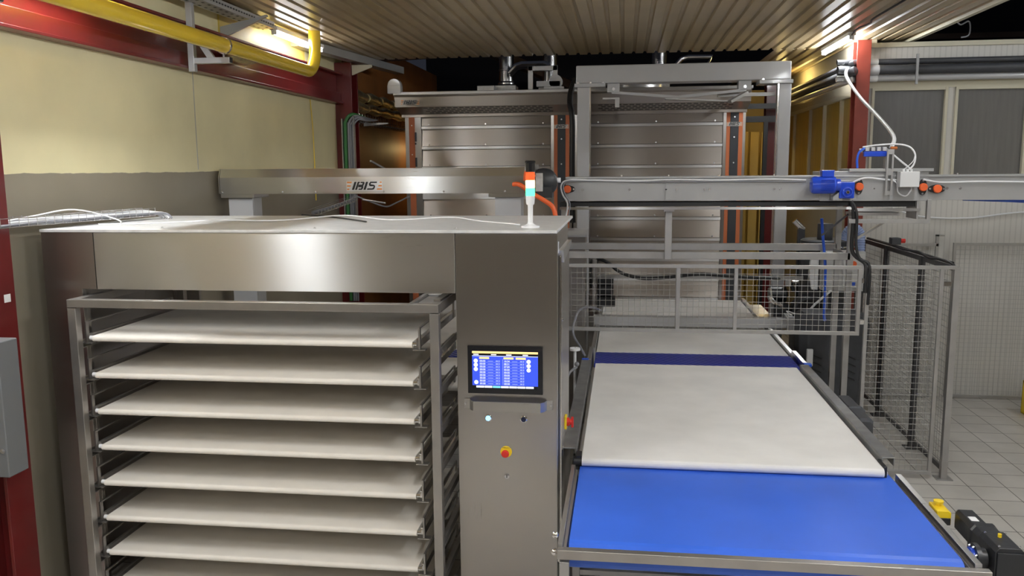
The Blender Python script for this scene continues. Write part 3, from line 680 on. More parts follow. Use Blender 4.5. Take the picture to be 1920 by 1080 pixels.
t = thing('rear_belt_conveyor', 'rear white belt conveyor leading into the right oven', 'conveyor', (.63, 9.3, 0))
belt_loop(mb(), -.235, 1.50, 7.70, 10.97, .945, .05).build('belt', WBELT, t)
mb().box(-.285, -.245, 7.70, 10.95, .82, .985).build('side_frame', STEEL, t, bevel=.003)
mb().box(1.55, 1.72, 9.05, 10.7, .90, .93).build('side_shelf', STEEL, t); mb().box(1.512, 1.55, 7.70, 10.95, .82, .975).build('side_frame', STEEL, t, bevel=.003)
for x in (-.285, 1.51):
    for y in (7.9, 10.5): mb().box(x, x + .04, y, y + .04, 0, .82).build('leg', TUBE, t, bevel=.003)

t = thing('cross_beam', 'grey box beam lying across the rear white belt behind the mesh gate', 'beam', (.75, 8.95, .97))
mb().box(-.31, 1.86, 8.90, 9.02, .972, 1.07).build('box_beam', GREY, t, bevel=.004)
mb().box(1.70, 1.92, 8.88, 9.10, .95, 1.10).build('end_housing', GREY, t, bevel=.005)
mb().box(1.76, 1.85, 8.90, 8.98, 1.10, 1.125).build('connector', BLACK, t)
mb().box(1.74, 1.86, 8.90, 8.96, .0, .95).box(-.36, -.30, 8.9, 8.96, 0, 1.06).build('stand', STEELZ, t)
mb().prism([(8.9, .95), (9.25, .95), (9.25, .35), (9.05, .35)], 'x', 1.862, 1.872).build('gusset', STEELZ, t)
mb().tube([(1.80, 8.93, 1.12), (1.70, 8.94, 1.15), (1.78, 8.9, 1.09)], .006, 6).build('cable', WCAB, t)
tag(mb().box(1.78, 1.84, 8.26, 8.30, .72, .89).build('hanging_switch', WHITEP, bevel=.008), 'small white box hanging beside the stand right of the rear belt', 'switch box')
tag(mb().tube([(1.85, 8.9, 1.02), (1.95, 8.9, 1.2), (2.12, 8.92, 1.36), (2.2, 9.0, 1.42)], .012, 8).build('air_hose', WCAB), 'pale grey hose rising from the end of the grey cross beam', 'hose')
# left lift motor behind mesh gate with black cable across
t = thing('lift_drive', 'black drive unit behind the left end of the mesh gate', 'motor', (-.25, 8.9, 1.1))
mb().box(-.33, -.28, 9.1, 9.2, 1.09, 1.66).build('mounting_plate', STEELZ, t, bevel=.004)
mb().lathe([(.06, -.275), (.10, -.26), (.10, -.12), (.07, -.10), (.001, -.10)], (0, 9.12, 1.33), 'x', 16).box(-.27, -.08, 9.0, 9.15, 1.16, 1.26).box(-.27, -.10, 9.02, 9.2, 1.40, 1.46).build('motor_body', MOTORB, t)
mb().lathe([(.11, -.36), (.16, -.355), (.16, -.335), (.11, -.33)], (0, 9.15, 1.50), 'x', 20).build('wheel_guard', BLACK, t)
tag(mb().tube([(-.30, 9.15, 1.55), (-.27, 9.12, 1.66), (-.15, 9.1, 1.62), (-.02, 9.1, 1.52), (.2, 9.1, 1.46), (.45, 9.1, 1.47), (.8, 9.1, 1.51), (1.2, 9.1, 1.49), (1.55, 9.12, 1.47), (1.75, 9.2, 1.44), (1.82, 9.2, 1.32)], .019, 10).build('hanging_cable', BLACK), 'thick black cable sagging across the oven front behind the gate', 'cable')
tag(mb().box(-.32, 1.90, 9.14, 9.18, 1.455, 1.49).build('cable_rail', TUBE), 'thin steel rail across the oven carrying the black cable', 'rail')
t = thing('lift_drive', 'black and chrome drive unit at the foot of the right gantry leg', 'motor', (1.8, 9.3, 1.1))
mb().lathe([(.05, -.02), (.09, 0), (.09, .16), (.05, .18)], (1.58, 9.25, 1.28), 'x', 16).box(1.60, 1.76, 9.1, 9.3, 1.06, 1.20).build('motor_body', MOTORB, t)
mb().tube([(1.56, 9.15, 1.36), (1.58, 9.10, 1.24), (1.68, 9.08, 1.18)], .022, 8).build('guard_tube', CHROME, t)
mb().box(1.72, 1.78, 9.16, 9.24, 1.38, 1.46).cyl((1.80, 9.2, 1.42), (1.86, 9.2, 1.42), .02).build('sensor', CHROME, t)

# ================================================================== LEFT CONVEYOR (seen through the rack)
t = thing('second_belt_conveyor', 'second white belt conveyor with blue strip, glimpsed right of the rack', 'conveyor', (-1.6, 8, 0))
belt_loop(mb(), -2.60, -.86, 6.3, 7.30, .96, .05).build('belt', WBELT, t)
belt_loop(mb(), -2.60, -.86, 7.32, 7.66, .955, .05).build('link_belt', MODB, t)
belt_loop(mb(), -2.60, -.86, 7.68, 10.95, .95, .05).build('rear_belt', WBELT, t)
for a in (-2.66, -.85): mb().box(a, a + .05, 6.3, 10.95, .82, .985).build('side_frame', STEEL, t)
for x in (-2.66, -.85):
    for y in (6.4, 8.5, 10.7): mb().box(x, x + .045, y, y + .045, 0, .82).build('leg', TUBE, t)

# things standing left of belt behind the cabinet
t = thing('spray_bottle', 'white plastic bottle with blue cap standing beside the conveyor frame', 'bottle', (-.40, 5.9, .80))
mb().lathe([(.001, .80), (.035, .80), (.038, .82), (.038, .93), (.020, .97), (.018, .985)], (-.405, 5.55, 0)).build('bottle_body', WHITEP, t)
mb().lathe([(.020, .98), (.020, 1.02), (.012, 1.03), (.001, 1.03)], (-.405, 5.55, 0)).cyl((-.41, 5.5, 1.02), (-.46, 5.5, 1.02), .006).build('cap', BLUET, t)
tag(mb().box(-.47, -.35, 5.42, 5.68, .0, .80).build('bottle_stand', GALV, bevel=.004), 'narrow steel pedestal under the white bottle behind the cabinet', 'stand')
tag(mb().tube([(-.32, 7.2, 1.02), (-.36, 7.18, 1.10), (-.42, 7.1, 1.25), (-.38, 7.3, 1.40), (-.28, 7.5, 1.40), (-.2, 7.6, 1.36)], .010, 8).build('air_hose', GCAB), 'grey hose looping up at the left edge of the blue link belt', 'hose')
tag(mb().tube([(-.36, 6.6, 1.06), (-.42, 6.5, 1.02), (-.43, 6.3, .9), (-.40, 6.1, .82)], .010, 8).ball((-.36, 6.62, 1.08), .02, n=8).build('air_hose', GCAB), 'black and grey hose with fitting left of the white conveyor', 'hose')
tag(mb().lathe([(.045, 1.10), (.045, 1.12), (.012, 1.125), (.012, 0)], (-.40, 7.05, 0)).build('filter_cap', WHITEP), 'round white cap on a stem left of the blue link belt', 'cap')
t = thing('lift_cabinet', 'grey steel housing standing behind the control cabinet', 'housing', (-.5, 8.6, 0))
mb().box(-.66, -.38, 8.50, 8.85, 0, 1.96).build('housing_body', STEELZ, t, bevel=.004)
mb().prism([(8.42, 1.96), (8.85, 1.96), (8.85, 2.02), (8.50, 2.02), (8.42, 1.985)], 'x', -.68, -.36).build('top_cap', GREY, t)
mb().box(-.66, -.56, 8.47, 8.498, .78, 1.10).build('vent_grille', WHITEP, t, bevel=.003)
for z in (1.55, 1.80): mb().box(-.64, -.58, 8.46, 8.498, z, z + .035).build('latch', WHITEP, t, bevel=.005)

# ================================================================== OVENS
def oven(name, x0, wd, hl, label, group='deck ovens'):
    t = thing(name, label, 'oven', (x0 + 1.09, 12, 0), group)
    x1 = x0 + wd; Y = 11.0
    mb().box(x0 + .02, x1 - .02, Y + .06, Y + 3.0, 0, 3.55).build('body', OVENST, t, bevel=.004)
    # left column strips
    def col(a, b_, m_, nm, y=Y, extra=0): return mb().box(a, b_, y - extra, Y + .06, .05, 3.33).build(nm, m_, t, bevel=.002)
    col(x0, x0 + .05, STEELZ, 'corner_post'); col(x0 + .05, x0 + .13, ORST, 'orange_strip'); col(x0 + .13, x0 + .215, STEELZ, 'corner_post')
    col(x1 - .245, x1 - .205, STEELZ, 'corner_post'); col(x1 - .205, x1 - .158, ORST, 'orange_strip')
    gp = col(x1 - .158, x1 - .055, plain('anthracite', (.035, .038, .044), .5), 'grey_strip', extra=.004); col(x1 - .055, x1 - .005, ORST, 'orange_strip'); col(x1 - .005, x1 + .03, STEELZ, 'corner_post')
    nameplate(t, x1 - .205, Y - .006, 3.155, .19, GALV, bars=True)
    for z in (3.27, 3.02, 2.70): screw(t, (x1 - .107, Y - .004, z), .010)
    for z in (3.22, 2.84, 1.86, 1.3): screw(t, (x0 + .09, Y, z), .008)
    for z in (3.07, 2.74, 1.86): mb().box(x0 + .135, x0 + .155, Y - .03, Y, z - .06, z + .06).box(x0 + .135, x0 + .150, Y - .03, Y, z - .10, z - .075).build('hinge', DGREY, t)
    # flap doors
    xa, xb = x0 + .215, x1 - .245
    zs = [3.33, 3.179, 2.915, 2.65, 2.385, 2.25, 1.985, 1.715, 1.45, 1.19, .935]
    for i in range(len(zs) - 1):
        a, b_ = zs[i], zs[i + 1]
        if a - b_ < .14: mb().box(xa, xb, Y + .01, Y + .06, b_, a).build('filler_panel', STEEL, t); continue
        f = mb().prism([(Y + .045, a - .002), (Y + .02, b_ + .03), (Y + .02, b_ + .004), (Y + .06, b_ + .004), (Y + .06, a - .002)], 'x', xa + .005, xb - .005).build('flap_door', OVENST, t)
        mb().prism([(Y + .02, b_ + .035), (Y - .012, b_ + .025), (Y - .012, b_ - .008), (Y + .02, b_ - .008)], 'x', xa + .005, xb - .005).build('door_rail', STEEL, f)
        m = mb()
        for u in (.06, .5, .94): m.cyl((xa + (xb - xa) * u, Y + .02, b_ + .05), (xa + (xb - xa) * u, Y + .012, b_ + .05), .010, n=8)
        m.build('rivets', ZINC, f)
    # hood
    mb().prism([(Y - .02, 3.325), (Y + .1, 3.325), (Y + .1, 3.62), (Y - .40, 3.62), (Y - .40, 3.575), (Y - .36, 3.56), (Y - .33, 3.435), (Y - .02, 3.36)], 'x', x0 - hl, x1 + .04).build('hood', OVENST, t, bevel=.003)
    m = mb(); nrm = Vector((0, -.075, .31)).normalized()
    for r_ in range(4):
        for q in range(21):
            u = x0 + .32 + q * .078 + (.039 if r_ % 2 else 0); f = (r_ + .5) / 4.6
            y = Y - .33 + .31 * f; z = 3.435 - .075 * f
            dz = -.075 / .31 * .026
            m.prism([(y, z - .0015), (y + .026, z + dz - .0015), (y + .026, z + dz + .003), (y, z + .003)], 'x', u, u + .055)
    m.build('vent_slots', BLACK, t)
    mb().box(x0 - hl + .005, x1 + .045, Y - .43, Y - .38, 3.58, 3.615).build('front_rail', TUBE, t, bevel=.003)
    return t
o1 = oven('deck_oven', -2.88, 2.18, .04, 'left stainless steel deck oven behind the lettered crossbeam')
o2 = oven('deck_oven', -.65, 2.13, .0, 'right stainless steel deck oven framed by the grey gantry')
nameplate(o1, -2.83, 10.617, 3.455, .25, plate=False)
for x, o in ((-2.90, o1),):
    b = mb().lathe([(.001, -.05), (.085, -.05), (.085, .05), (.001, .05)], (x, 10.62, 3.70), 'y', 20).box(x - .085, x + .085, 10.56, 10.68, 3.60, 3.70).build('pulley_housing', GREY, o, bevel=.004)
b = mb().lathe([(.001, -.05), (.085, -.05), (.085, .05), (.001, .05)], (-.86, 10.75, 3.72), 'y', 20).box(-1.10, -.80, 10.7, 10.8, 3.66, 3.73).box(-1.0, -.75, 10.6, 10.7, 3.62, 3.65).build('pulley_housing', GREY, o1, bevel=.004)
# flues
def flue(x, y, label, h=4.6):
    t = thing('flue_pipe', label, 'duct', (x, y, 3.62), 'flue ducts on the ovens')
    mb().box(x - .14, x + .14, y - .14, y + .14, 3.556, 3.76).build('damper_box', GALV, t, bevel=.004)
    mb().lathe([(.10, 3.76), (.12, 3.78), (.12, 3.80), (.10, 3.82), (.10, 3.96), (.108, 3.965), (.108, 3.985), (.10, 3.99), (.10, h)], (x, y, 0), 'z', 20).build('duct', SHINYD, t)
    return t
flue(-1.60, 11.6, 'ribbed steel flue standing on the left oven roof'); 
f2 = thing('flue_pipe', 'bright steel duct elbow angling up over the left oven', 'duct', (-1.35, 11.4, 3.9), 'flue ducts on the ovens')
mb().tube([(-1.53, 11.3, 3.90), (-1.43, 11.3, 4.0), (-1.36, 11.3, 4.02), (-1.05, 11.3, 4.02), (-.98, 11.3, 3.98)], .032, 10, smooth=False).tube([(-1.53, 11.38, 3.88), (-1.43, 11.38, 3.97), (-1.36, 11.38, 3.99), (-1.0, 11.38, 3.99)], .03, 10, smooth=False).build('duct', CHROME, f2)
flue(-1.02, 11.7, 'tall steel flue on the right half of the left oven roof')
tag(mb().box(-1.24, -1.18, 11.0, 11.06, 3.62, 3.95).box(-.92, -.86, 11.0, 11.06, 3.62, 3.95).box(-1.24, -.86, 11.0, 11.06, 3.89, 3.95).build('duct_frame', TUBE, bevel=.004), 'small steel portal frame on the left oven roof', 'frame')
tag(mb().box(-1.95, -1.72, 11.25, 11.5, 3.62, 3.74).build('fan_box', GALV, bevel=.004), 'low bright steel box on the left oven roof', 'box')
f3 = thing('flue_pipe', 'bright steel duct elbow angling up over the right oven', 'duct', (.7, 11.4, 3.9), 'flue ducts on the ovens')
mb().tube([(.57, 11.3, 3.86), (.72, 11.3, 4.03), (.80, 11.3, 4.05), (1.10, 11.3, 4.05), (1.02, 11.3, 3.9)], .03, 10, smooth=False).build('duct', CHROME, f3)
flue(.45, 11.7, 'steel flue standing on the right oven roof')
t = thing('exhaust_fan', 'round dark grey fan housing on the right oven roof under the gantry', 'fan', (.3, 11.3, 3.6))
mb().lathe([(.001, 3.622), (.30, 3.622), (.33, 3.66), (.33, 3.74), (.28, 3.78), (.001, 3.78)], (.15, 11.35, 0), 'z', 24).build('fan_housing', GREYB, t)

# dark pipes and beams in the void over the ovens
DK = plain('dark_brown_steel', (.06, .035, .025), .6)
tag(mb().bar((-2.2, 10.9, 4.35), (-.9, 15.8, 4.1), .12, .14).build('roof_rafter', DK), 'dark rafter slanting through the void above the left oven', 'rafter')
tag(mb().bar((-3.5, 11.9, 4.2), (2, 12.0, 4.45), .05, .08).build('roof_purlin', DK), 'thin dark purlin across the void above the ovens', 'rafter')

# foil insulation and wire tray on rear left wall
t = thing('insulation_roll', 'two rows of crumpled foil wrapped pipe on the brown wall left of the oven', 'insulation', (-3.5, 12, 3.3))
for z in (3.60, 3.46):
    m = mb()
    for i in range(7):
        y0 = 10.55 + i * .62; m.tube([(-3.46 + random.uniform(-.02, .02), y0, z), (-3.45, y0 + .15, z + .01), (-3.45, y0 + .45, z - .01), (-3.46, y0 + .61, z)], lambda f: .055 + .018 * math.sin(f * PI), 12)
    m.build('wrapped_pipe', FOIL, t)
t = thing('wire_wall_tray', 'wire cable tray running along the brown wall beside the left oven', 'cable tray', (-3.4, 12, 3.28))
m = mb()
for x, z in ((-3.50, 3.24), (-3.36, 3.24), (-3.36, 3.29)): m.cyl((x, 10.5, z), (x, 14.5, z), .005, n=6)
for i in range(32):
    y = 10.55 + i * .12; m.cyl((-3.5, y, 3.24), (-3.36, y, 3.24), .004, n=5).cyl((-3.36, y, 3.23), (-3.36, y, 3.36), .005, n=5)
m.build('basket', ZINC, t); mb().prism([(-3.32, 3.20), (-3.32, 3.24), (-3.0, 3.24), (-3.0, 3.225)], 'y', 10.6, 10.63).build('support_arm', GALV, t)
mb().tube([(-3.42, 10.5, 3.262), (-3.43, 12, 3.26), (-3.42, 14.5, 3.26)], .018, 8).build('cable', GCAB, t)
# cable riser on the red column
t = thing('cable_riser', 'green and grey cables bending down the dark red column', 'cables', (-3.35, 10.15, 2.0))
for k, (dx, mt, r_) in enumerate(((-.02, GREEN, .022), (.022, GCAB, .016), (.05, GCAB, .014), (.075, GCAB, .010))):
    x = -3.40 + dx
    mb().tube([(x, 10.16, 1.0), (x, 10.16, 2.0), (x, 10.16, 3.10), (x + .01, 10.16, 3.24 - .02 * k), (x + .07, 10.19, 3.32 - .02 * k), (x + .14, 10.3, 3.31 - .02 * k), (-3.25 + dx, 10.7, 3.28)], r_, 10).build('cable', mt, t)
mb().box(-3.455, -3.445, 10.12, 10.19, 1.9, 3.27).box(-3.305, -3.30, 10.12, 10.19, 1.9, 3.3).build('side_channel', GALV, t)
t = thing('wire_cable_tray', 'dark wire basket tray sloping behind the roof at the foot of the red column', 'cable tray', (-3.0, 7, 2.4))
m = mb(); q0 = Vector((-3.40, 8.9, 2.16)); q1 = Vector((-3.30, 10.0, 2.27))
for k in (-.06, 0, .06):
    for h in (0, .05): m.cyl(q0 + Vector((k, 0, h)), q1 + Vector((k, 0, h)), .003, n=5)
for i in range(14):
    p = q0 + (q1 - q0) * i / 13; m.cyl(p + Vector((-.06, 0, 0)), p + Vector((.06, 0, 0)), .003, n=5).cyl(p + Vector((.06, 0, 0)), p + Vector((.06, 0, .05)), .003, n=5)
m.build('basket', ZINC, t)
mb().tube([q0 + Vector((0, 0, .02)), q1 + Vector((0, 0, .02)), (-3.36, 10.12, 2.4)], .02, 8).build('cable', GCAB, t)
tag(mb().tube([(-3.30, 10.1, 2.33), (-3.15, 10.1, 2.27), (-2.95, 10.2, 2.19), (-2.88, 10.4, 2.22), (-2.75, 10.6, 2.30)], .010, 7).build('loose_cable', GCAB), 'thin dark cable trailing from the red column towards the left oven', 'cable')
tag(mb().tube([(-3.53, 9.3, 3.44), (-3.53, 9.35, 3.1), (-3.53, 9.36, 2.7), (-3.53, 9.36, 2.3)], .005, 6).build('loose_string', YEL), 'thin yellowish cord hanging down the cream wall near the red column', 'cord')
tag(mb().tube([(-3.53, 4.75, 1.30), (-3.50, 4.95, .9), (-3.46, 5.05, .6), (-3.45, 5.1, .2)], .006, 6).build('loose_string', WCAB), 'thin pale cord hanging between the left column and the steel housing', 'cord')
tag(mb().tube([(-2.86, 9.0, 2.32), (-2.6, 9.0, 2.28)], .01, 6).bar((-3.0, 9.8, 2.75), (-2.80, 10.7, 2.50), .02, .02).build('brace_rod', TUBE), 'slim steel brace rod in front of the brown wall', 'rod')

# ================================================================== LETTERED CROSSBEAM (left)
t = thing('lettered_crossbeam', 'long brushed steel crossbeam with the maker plate behind the housing', 'beam', (-2.2, 7.05, 0))
Yb = 6.95
mb().prism([(Yb, 2.445), (Yb, 2.588), (Yb + .035, 2.660), (Yb + .30, 2.660), (Yb + .30, 2.445)], 'x', -3.49, -.80).build('beam_body', STEEL, t, bevel=.003)
mb().prism([(Yb - .002, 2.45), (Yb - .002, 2.59), (Yb + .034, 2.662), (Yb + .30, 2.662), (Yb + .30, 2.45)], 'x', -3.50, -3.492).build('end_plate', STEEL, t)
nameplate(t, -2.345, Yb - .002, 2.468, .318)
for x in (-3.47, -2.92, -2.62, -2.02, -1.50, -.98): screw(t, (x, Yb, 2.462), .008)
for x0 in (-3.45, -1.09):
    mb().box(x0 - .03, x0 + .27, Yb - .01, Yb + .31, 2.413, 2.445).build('head_plate', STEEL, t, bevel=.003)
    mb().box(x0 + .02, x0 + .24, Yb + .03, Yb + .05, 0, 2.413).box(x0 + .02, x0 + .10, Yb + .05, Yb + .22, 0, 2.413).box(x0 + .18, x0 + .24, Yb + .05, Yb + .22, 0, 2.413).build('leg', GREY, t, bevel=.003)
# servo and cable chain at its right end
t = thing('slide_drive', 'black servo drive with round cover behind the signal tower', 'motor', (-.68, 6.95, 2.4))
mb().box(-.80, -.72, 6.85, 7.2, 2.46, 2.68).build('end_box', STEEL, t, bevel=.004)
mb().lathe([(.001, -.06), (.085, -.06), (.115, -.04), (.115, .08), (.09, .12), (.001, .12)], (-.655, 6.93, 2.535), 'y', 24).box(-.72, -.58, 6.86, 7.05, 2.41, 2.50).build('motor_body', MOTORB, t, bevel=.002)
mb().box(-.715, -.655, 6.855, 6.87, 2.46, 2.61).build('face_plate', GALV, t, bevel=.003)
mb().lathe([(.001, 0), (.022, 0), (.022, .03), (.001, .03)], (-.545, 6.92, 2.55), 'x', 14).build('knob', WHITEP, t)
tag(mb().tube([(-.90, 6.86, 2.520), (-.84, 6.84, 2.515), (-.74, 6.83, 2.445), (-.66, 6.83, 2.40), (-.57, 6.83, 2.33), (-.54, 6.83, 2.2), (-.53, 6.85, 2.1)], .019, 12).tube([(-.80, 6.84, 2.55), (-.79, 6.83, 2.62), (-.75, 6.82, 2.63), (-.72, 6.82, 2.58)], .014, 10).build('servo_cable', ORNG), 'thick orange servo cable curving down behind the signal tower', 'cable')

# ================================================================== UPPER TRANSFER CONVEYOR
t = thing('upper_transfer_conveyor', 'long grey overhead conveyor beam crossing the picture above the gate', 'conveyor', (1.9, 7.45, 0))
mb().box(-.50, 4.9, 7.30, 7.33, 2.365, 2.555).box(-.50, 4.9, 7.285, 7.62, 2.555, 2.572).box(-.50, 4.9, 7.6, 7.62, 2.365, 2.555).box(-.50, -.48, 7.33, 7.6, 2.365, 2.555).build('beam_body', GREYB, t, bevel=.003)
mb().box(1.62, 2.47, 7.292, 7.60, 2.36, 2.605).box(1.84, 2.50, 7.27, 7.62, 2.60, 2.625).build('drive_housing', GREYB, t, bevel=.003)
for x0, x1 in ((-.55, 1.88),):
    mb().box(x0, x1, 7.315, 7.58, 2.318, 2.352).build('carrier_belt', BLACK, t)
    mb().box(x0, x1, 7.29, 7.31, 2.290, 2.312).build('guide_rail', STEEL, t)
mb().box(1.90, 2.40, 7.34, 7.58, 2.31, 2.36).build('carrier_belt', BLACK, t)
mb().box(1.90, 2.42, 7.28, 7.32, 2.275, 2.30).build('guide_rail', STEEL, t); mb().box(1.90, 2.28, 7.36, 7.56, 2.235, 2.26).build('guide_rail', STEEL, t)
mb().box(1.86, 2.50, 7.28, 7.32, 2.175, 2.21).box(2.47, 2.50, 7.28, 7.32, 2.21, 2.37).box(2.395, 2.41, 7.30, 7.56, 2.21, 2.37).build('lower_frame', TUBE, t, bevel=.002)
for x in (-.35, .05, .36, .44, .68, .72, 1.25, 1.30, 2.05, 2.62, 2.72, 3.4): screw(t, (x, 7.30, 2.462), .010)
for x in (-.02, .38, .80, 1.25, 2.7): mb().lathe([(.008, 2.572), (.008, 2.585), (.001, 2.586)], (x, 7.32, 0), 'z', 8).build('bolt', ZINC, t)
for x0, x1 in ((.355, .435),):
    mb().box(x0, x1, 7.290, 7.30, 2.37, 2.55).build('splice_plate', GREYB, t)
def bearing(x, z, a):
    m = mb(); P = []
    for i in range(24):
        th = 2 * PI * i / 24; r = .036 + .030 * abs(math.cos(th)) ** 5
        P.append((x + r * math.cos(th + a), z + r * math.sin(th + a)))
    f = m.prism(P, 'y', 7.279, 7.290).build('bearing_flange', BLACK, t)
    mb().lathe([(.030, 0), (.033, -.004), (.033, -.022), (.028, -.028), (.001, -.029)], (x, 7.28, z), 'y', 20).build('bearing_cap', ORNG, f)
    for s_ in (-1, 1): screw(f, (x + s_ * .054 * math.cos(a), 7.279, z + s_ * .054 * math.sin(a)), .009)
for x, z, a in ((-.512 + .03, 2.468, 0), (1.925, 2.478, PI / 2), (2.425, 2.472, PI / 2), (2.535, 2.458, 0)): bearing(x, z, a)
cb = []
mb().tube([(-.50, 7.28, 2.20), (-.48, 7.265, 2.34), (-.52, 7.262, 2.42), (-.535, 7.262, 2.50), (-.48, 7.262, 2.545), (-.3, 7.27, 2.545), (.1, 7.278, 2.535), (.4, 7.275, 2.545), (.8, 7.278, 2.538), (1.2, 7.276, 2.545), (1.5, 7.276, 2.535)], .0075, 7).build('cable', WCAB, t)
mb().tube([(-.48, 7.28, 2.20), (-.46, 7.262, 2.34), (-.50, 7.255, 2.42), (-.515, 7.255, 2.50), (-.46, 7.26, 2.535), (-.2, 7.278, 2.537), (.3, 7.278, 2.525), (.9, 7.278, 2.528), (1.5, 7.276, 2.522)], .006, 7).build('cable', GCAB, t)
mb().tube([(1.85, 7.27, 2.50), (1.93, 7.27, 2.54), (2.0, 7.272, 2.55), (2.12, 7.272, 2.535), (2.25, 7.272, 2.53)], .008, 7).build('cable', WCAB, t)
mb().tube([(2.42, 7.272, 2.535), (2.52, 7.275, 2.515), (2.62, 7.275, 2.51), (2.9, 7.275, 2.515), (3.6, 7.275, 2.505), (4.6, 7.275, 2.51)], .007, 7).build('cable', WCAB, t)
mb().tube([(2.18, 7.27, 2.53), (2.22, 7.262, 2.50), (2.23, 7.262, 2.43), (2.29, 7.262, 2.40), (2.33, 7.262, 2.45), (2.33, 7.262, 2.47)], .006, 7).build('cable', WCAB, t)

# legs and low frame under it
t = thing('conveyor_support_frame', 'steel tube frame with two long rails carrying the overhead conveyor', 'frame', (.7, 7.8, 0))
mb().box(-.53, 1.93, 7.45, 7.49, 1.850, 1.912).build('front_rail', TUBE, t, bevel=.003)
mb().box(-.53, 1.95, 8.0, 8.04, 1.876, 1.94).build('rear_rail', TUBE, t, bevel=.003)
mb().box(.36, .42, 7.40, 7.45, 1.85, 2.318).build('post', TUBE, t, bevel=.003)
mb().box(.345, .435, 7.36, 7.44, 2.27, 2.318).build('head_plate', STEEL, t)
mb().box(1.905, 1.955, 7.45, 7.50, 0, 2.31).build('leg', TUBE, t, bevel=.003)
mb().box(1.935, 1.985, 8.0, 8.05, 0, 2.31).build('leg', TUBE, t, bevel=.003)
mb().box(-.55, -.50, 7.45, 7.50, 0, 2.31).build('leg', TUBE, t, bevel=.003)
mb().box(1.915, 1.95, 7.50, 8.0, 1.85, 1.90).build('side_rail', TUBE, t)
mb().box(1.915, 1.95, 7.50, 8.0, .28, .32).build('side_rail', TUBE, t)
mb().bar((1.96, 7.47, 2.02), (2.22, 7.47, 2.19), .018, .018).build('brace', TUBE, t); mb().bar((1.90, 7.47, 2.24), (1.72, 7.6, 2.05), .014, .014).build('brace', DGREY, t)
tag(mb().tube([(1.87, 7.30, 2.36), (1.90, 7.30, 2.25), (1.90, 7.31, 1.98), (1.93, 7.30, 1.90), (2.00, 7.255, 1.84), (2.005, 7.24, 1.74), (2.005, 7.24, 1.60)], .017, 10).tube([(1.88, 7.30, 2.36), (1.92, 7.28, 2.25), (1.925, 7.28, 2.0), (1.96, 7.27, 1.88), (2.03, 7.235, 1.82), (2.03, 7.23, 1.5)], .012, 10).build('power_cable', BLACK), 'bundled black cables dropping from the overhead conveyor to the fence', 'cable')
tag(mb().tube([(1.78, 7.9, 2.18), (1.80, 7.9, 2.0), (1.83, 7.9, 1.75), (1.84, 7.9, 1.5), (1.84, 7.9, 1.30), (1.85, 7.9, 1.24)], .013, 10).build('air_hose', BLUET), 'bright blue air hose hanging down beside the rear frame leg', 'hose')

# blue motor
t = thing('blue_gear_motor', 'shiny blue electric gear motor on the front of the overhead conveyor', 'motor', (1.6, 7.18, 2.4))
mb().lathe([(.03, 1.515), (.062, 1.525), (.072, 1.545), (.072, 1.70), (.066, 1.712), (.05, 1.72), (.05, 1.75)], (0, 7.19, 2.495), 'x', 28).build('motor_body', BLUEP, t)
m = mb()
for i in range(9):
    z = 2.447 + i * .011; dy = math.sqrt(max(0, .079 ** 2 - (z - 2.495) ** 2)); m.box(1.59, 1.695, 7.19 - dy, 7.19, z, z + .004)
m.build('cooling_fins', BLUEP, t)
mb().loft([[(x_, y_, z) for x_, y_ in ((c0, 7.15), (c1, 7.15), (c1, 7.23), (c0, 7.23))] for z, c0, c1 in ((2.56, 1.605, 1.69), (2.57, 1.60, 1.695), (2.60, 1.60, 1.695), (2.602, 1.60, 1.695), (2.615, 1.595, 1.70))]).build('terminal_box', BLUEP, t, bevel=.004)
mb().box(1.745, 1.865, 7.17, 7.26, 2.385, 2.52).build('gearbox', BLUEP, t, bevel=.008)
mb().lathe([(.042, 7.17), (.042, 7.158), (.032, 7.155), (.032, 7.165), (.016, 7.165), (.016, 7.155), (.008, 7.155), (.008, 7.165)], (1.808, 0, 2.437), 'y', 24).build('output_flange', BLUEP, t)
mb().lathe([(.014, 7.156), (.014, 7.150), (.006, 7.150), (.006, 7.156)], (1.808, 0, 2.437), 'y', 16).build('shaft', CHROME, t)
mb().box(1.70, 1.86, 7.26, 7.30, 2.37, 2.53).prism([(1.70, 2.37), (1.78, 2.37), (1.75, 2.44), (1.70, 2.40)], 'y', 7.18, 7.29).build('mounting_bracket', GREYB, t, bevel=.003)
# junction box, valve block, slotted bracket
t = thing('junction_box', 'pale grey junction box on the overhead conveyor between two orange caps', 'junction box', (2.29, 7.22, 2.47))
mb().box(2.215, 2.365, 7.18, 7.268, 2.475, 2.60).build('box_body', plain('pale_grey_box', (.62, .62, .62), .45), t, bevel=.004)
for x in (2.25, 2.28, 2.31): mb().cyl((x, 7.22, 2.60), (x, 7.22, 2.62), .009, n=8).build('gland', WHITEP, t)
t = thing('valve_block', 'row of blue pneumatic valves above the overhead conveyor', 'valve block', (2.0, 7.3, 2.72))
mb().box(1.955, 2.135, 7.29, 7.33, 2.722, 2.768).build('manifold', BLUEP, t, bevel=.008)
for x in (1.965, 2.01, 2.055, 2.10): mb().box(x, x + .03, 7.285, 7.33, 2.768, 2.80).build('valve_coil', GREY, t, bevel=.003)
mb().box(1.93, 2.14, 7.333, 7.345, 2.76, 2.79).box(2.125, 2.145, 7.30, 7.345, 2.625, 2.79).build('mounting_bar', STEEL, t)
mb().tube([(1.96, 7.30, 2.79), (1.92, 7.30, 2.76), (1.905, 7.30, 2.70), (1.91, 7.30, 2.63)], .010, 8).build('air_line', BLUET, t)
mb().cyl((2.16, 7.29, 2.79), (2.21, 7.29, 2.79), .013, n=10).build('fitting', plain('brass_red', (.6, .18, .05), .3, .6), t)
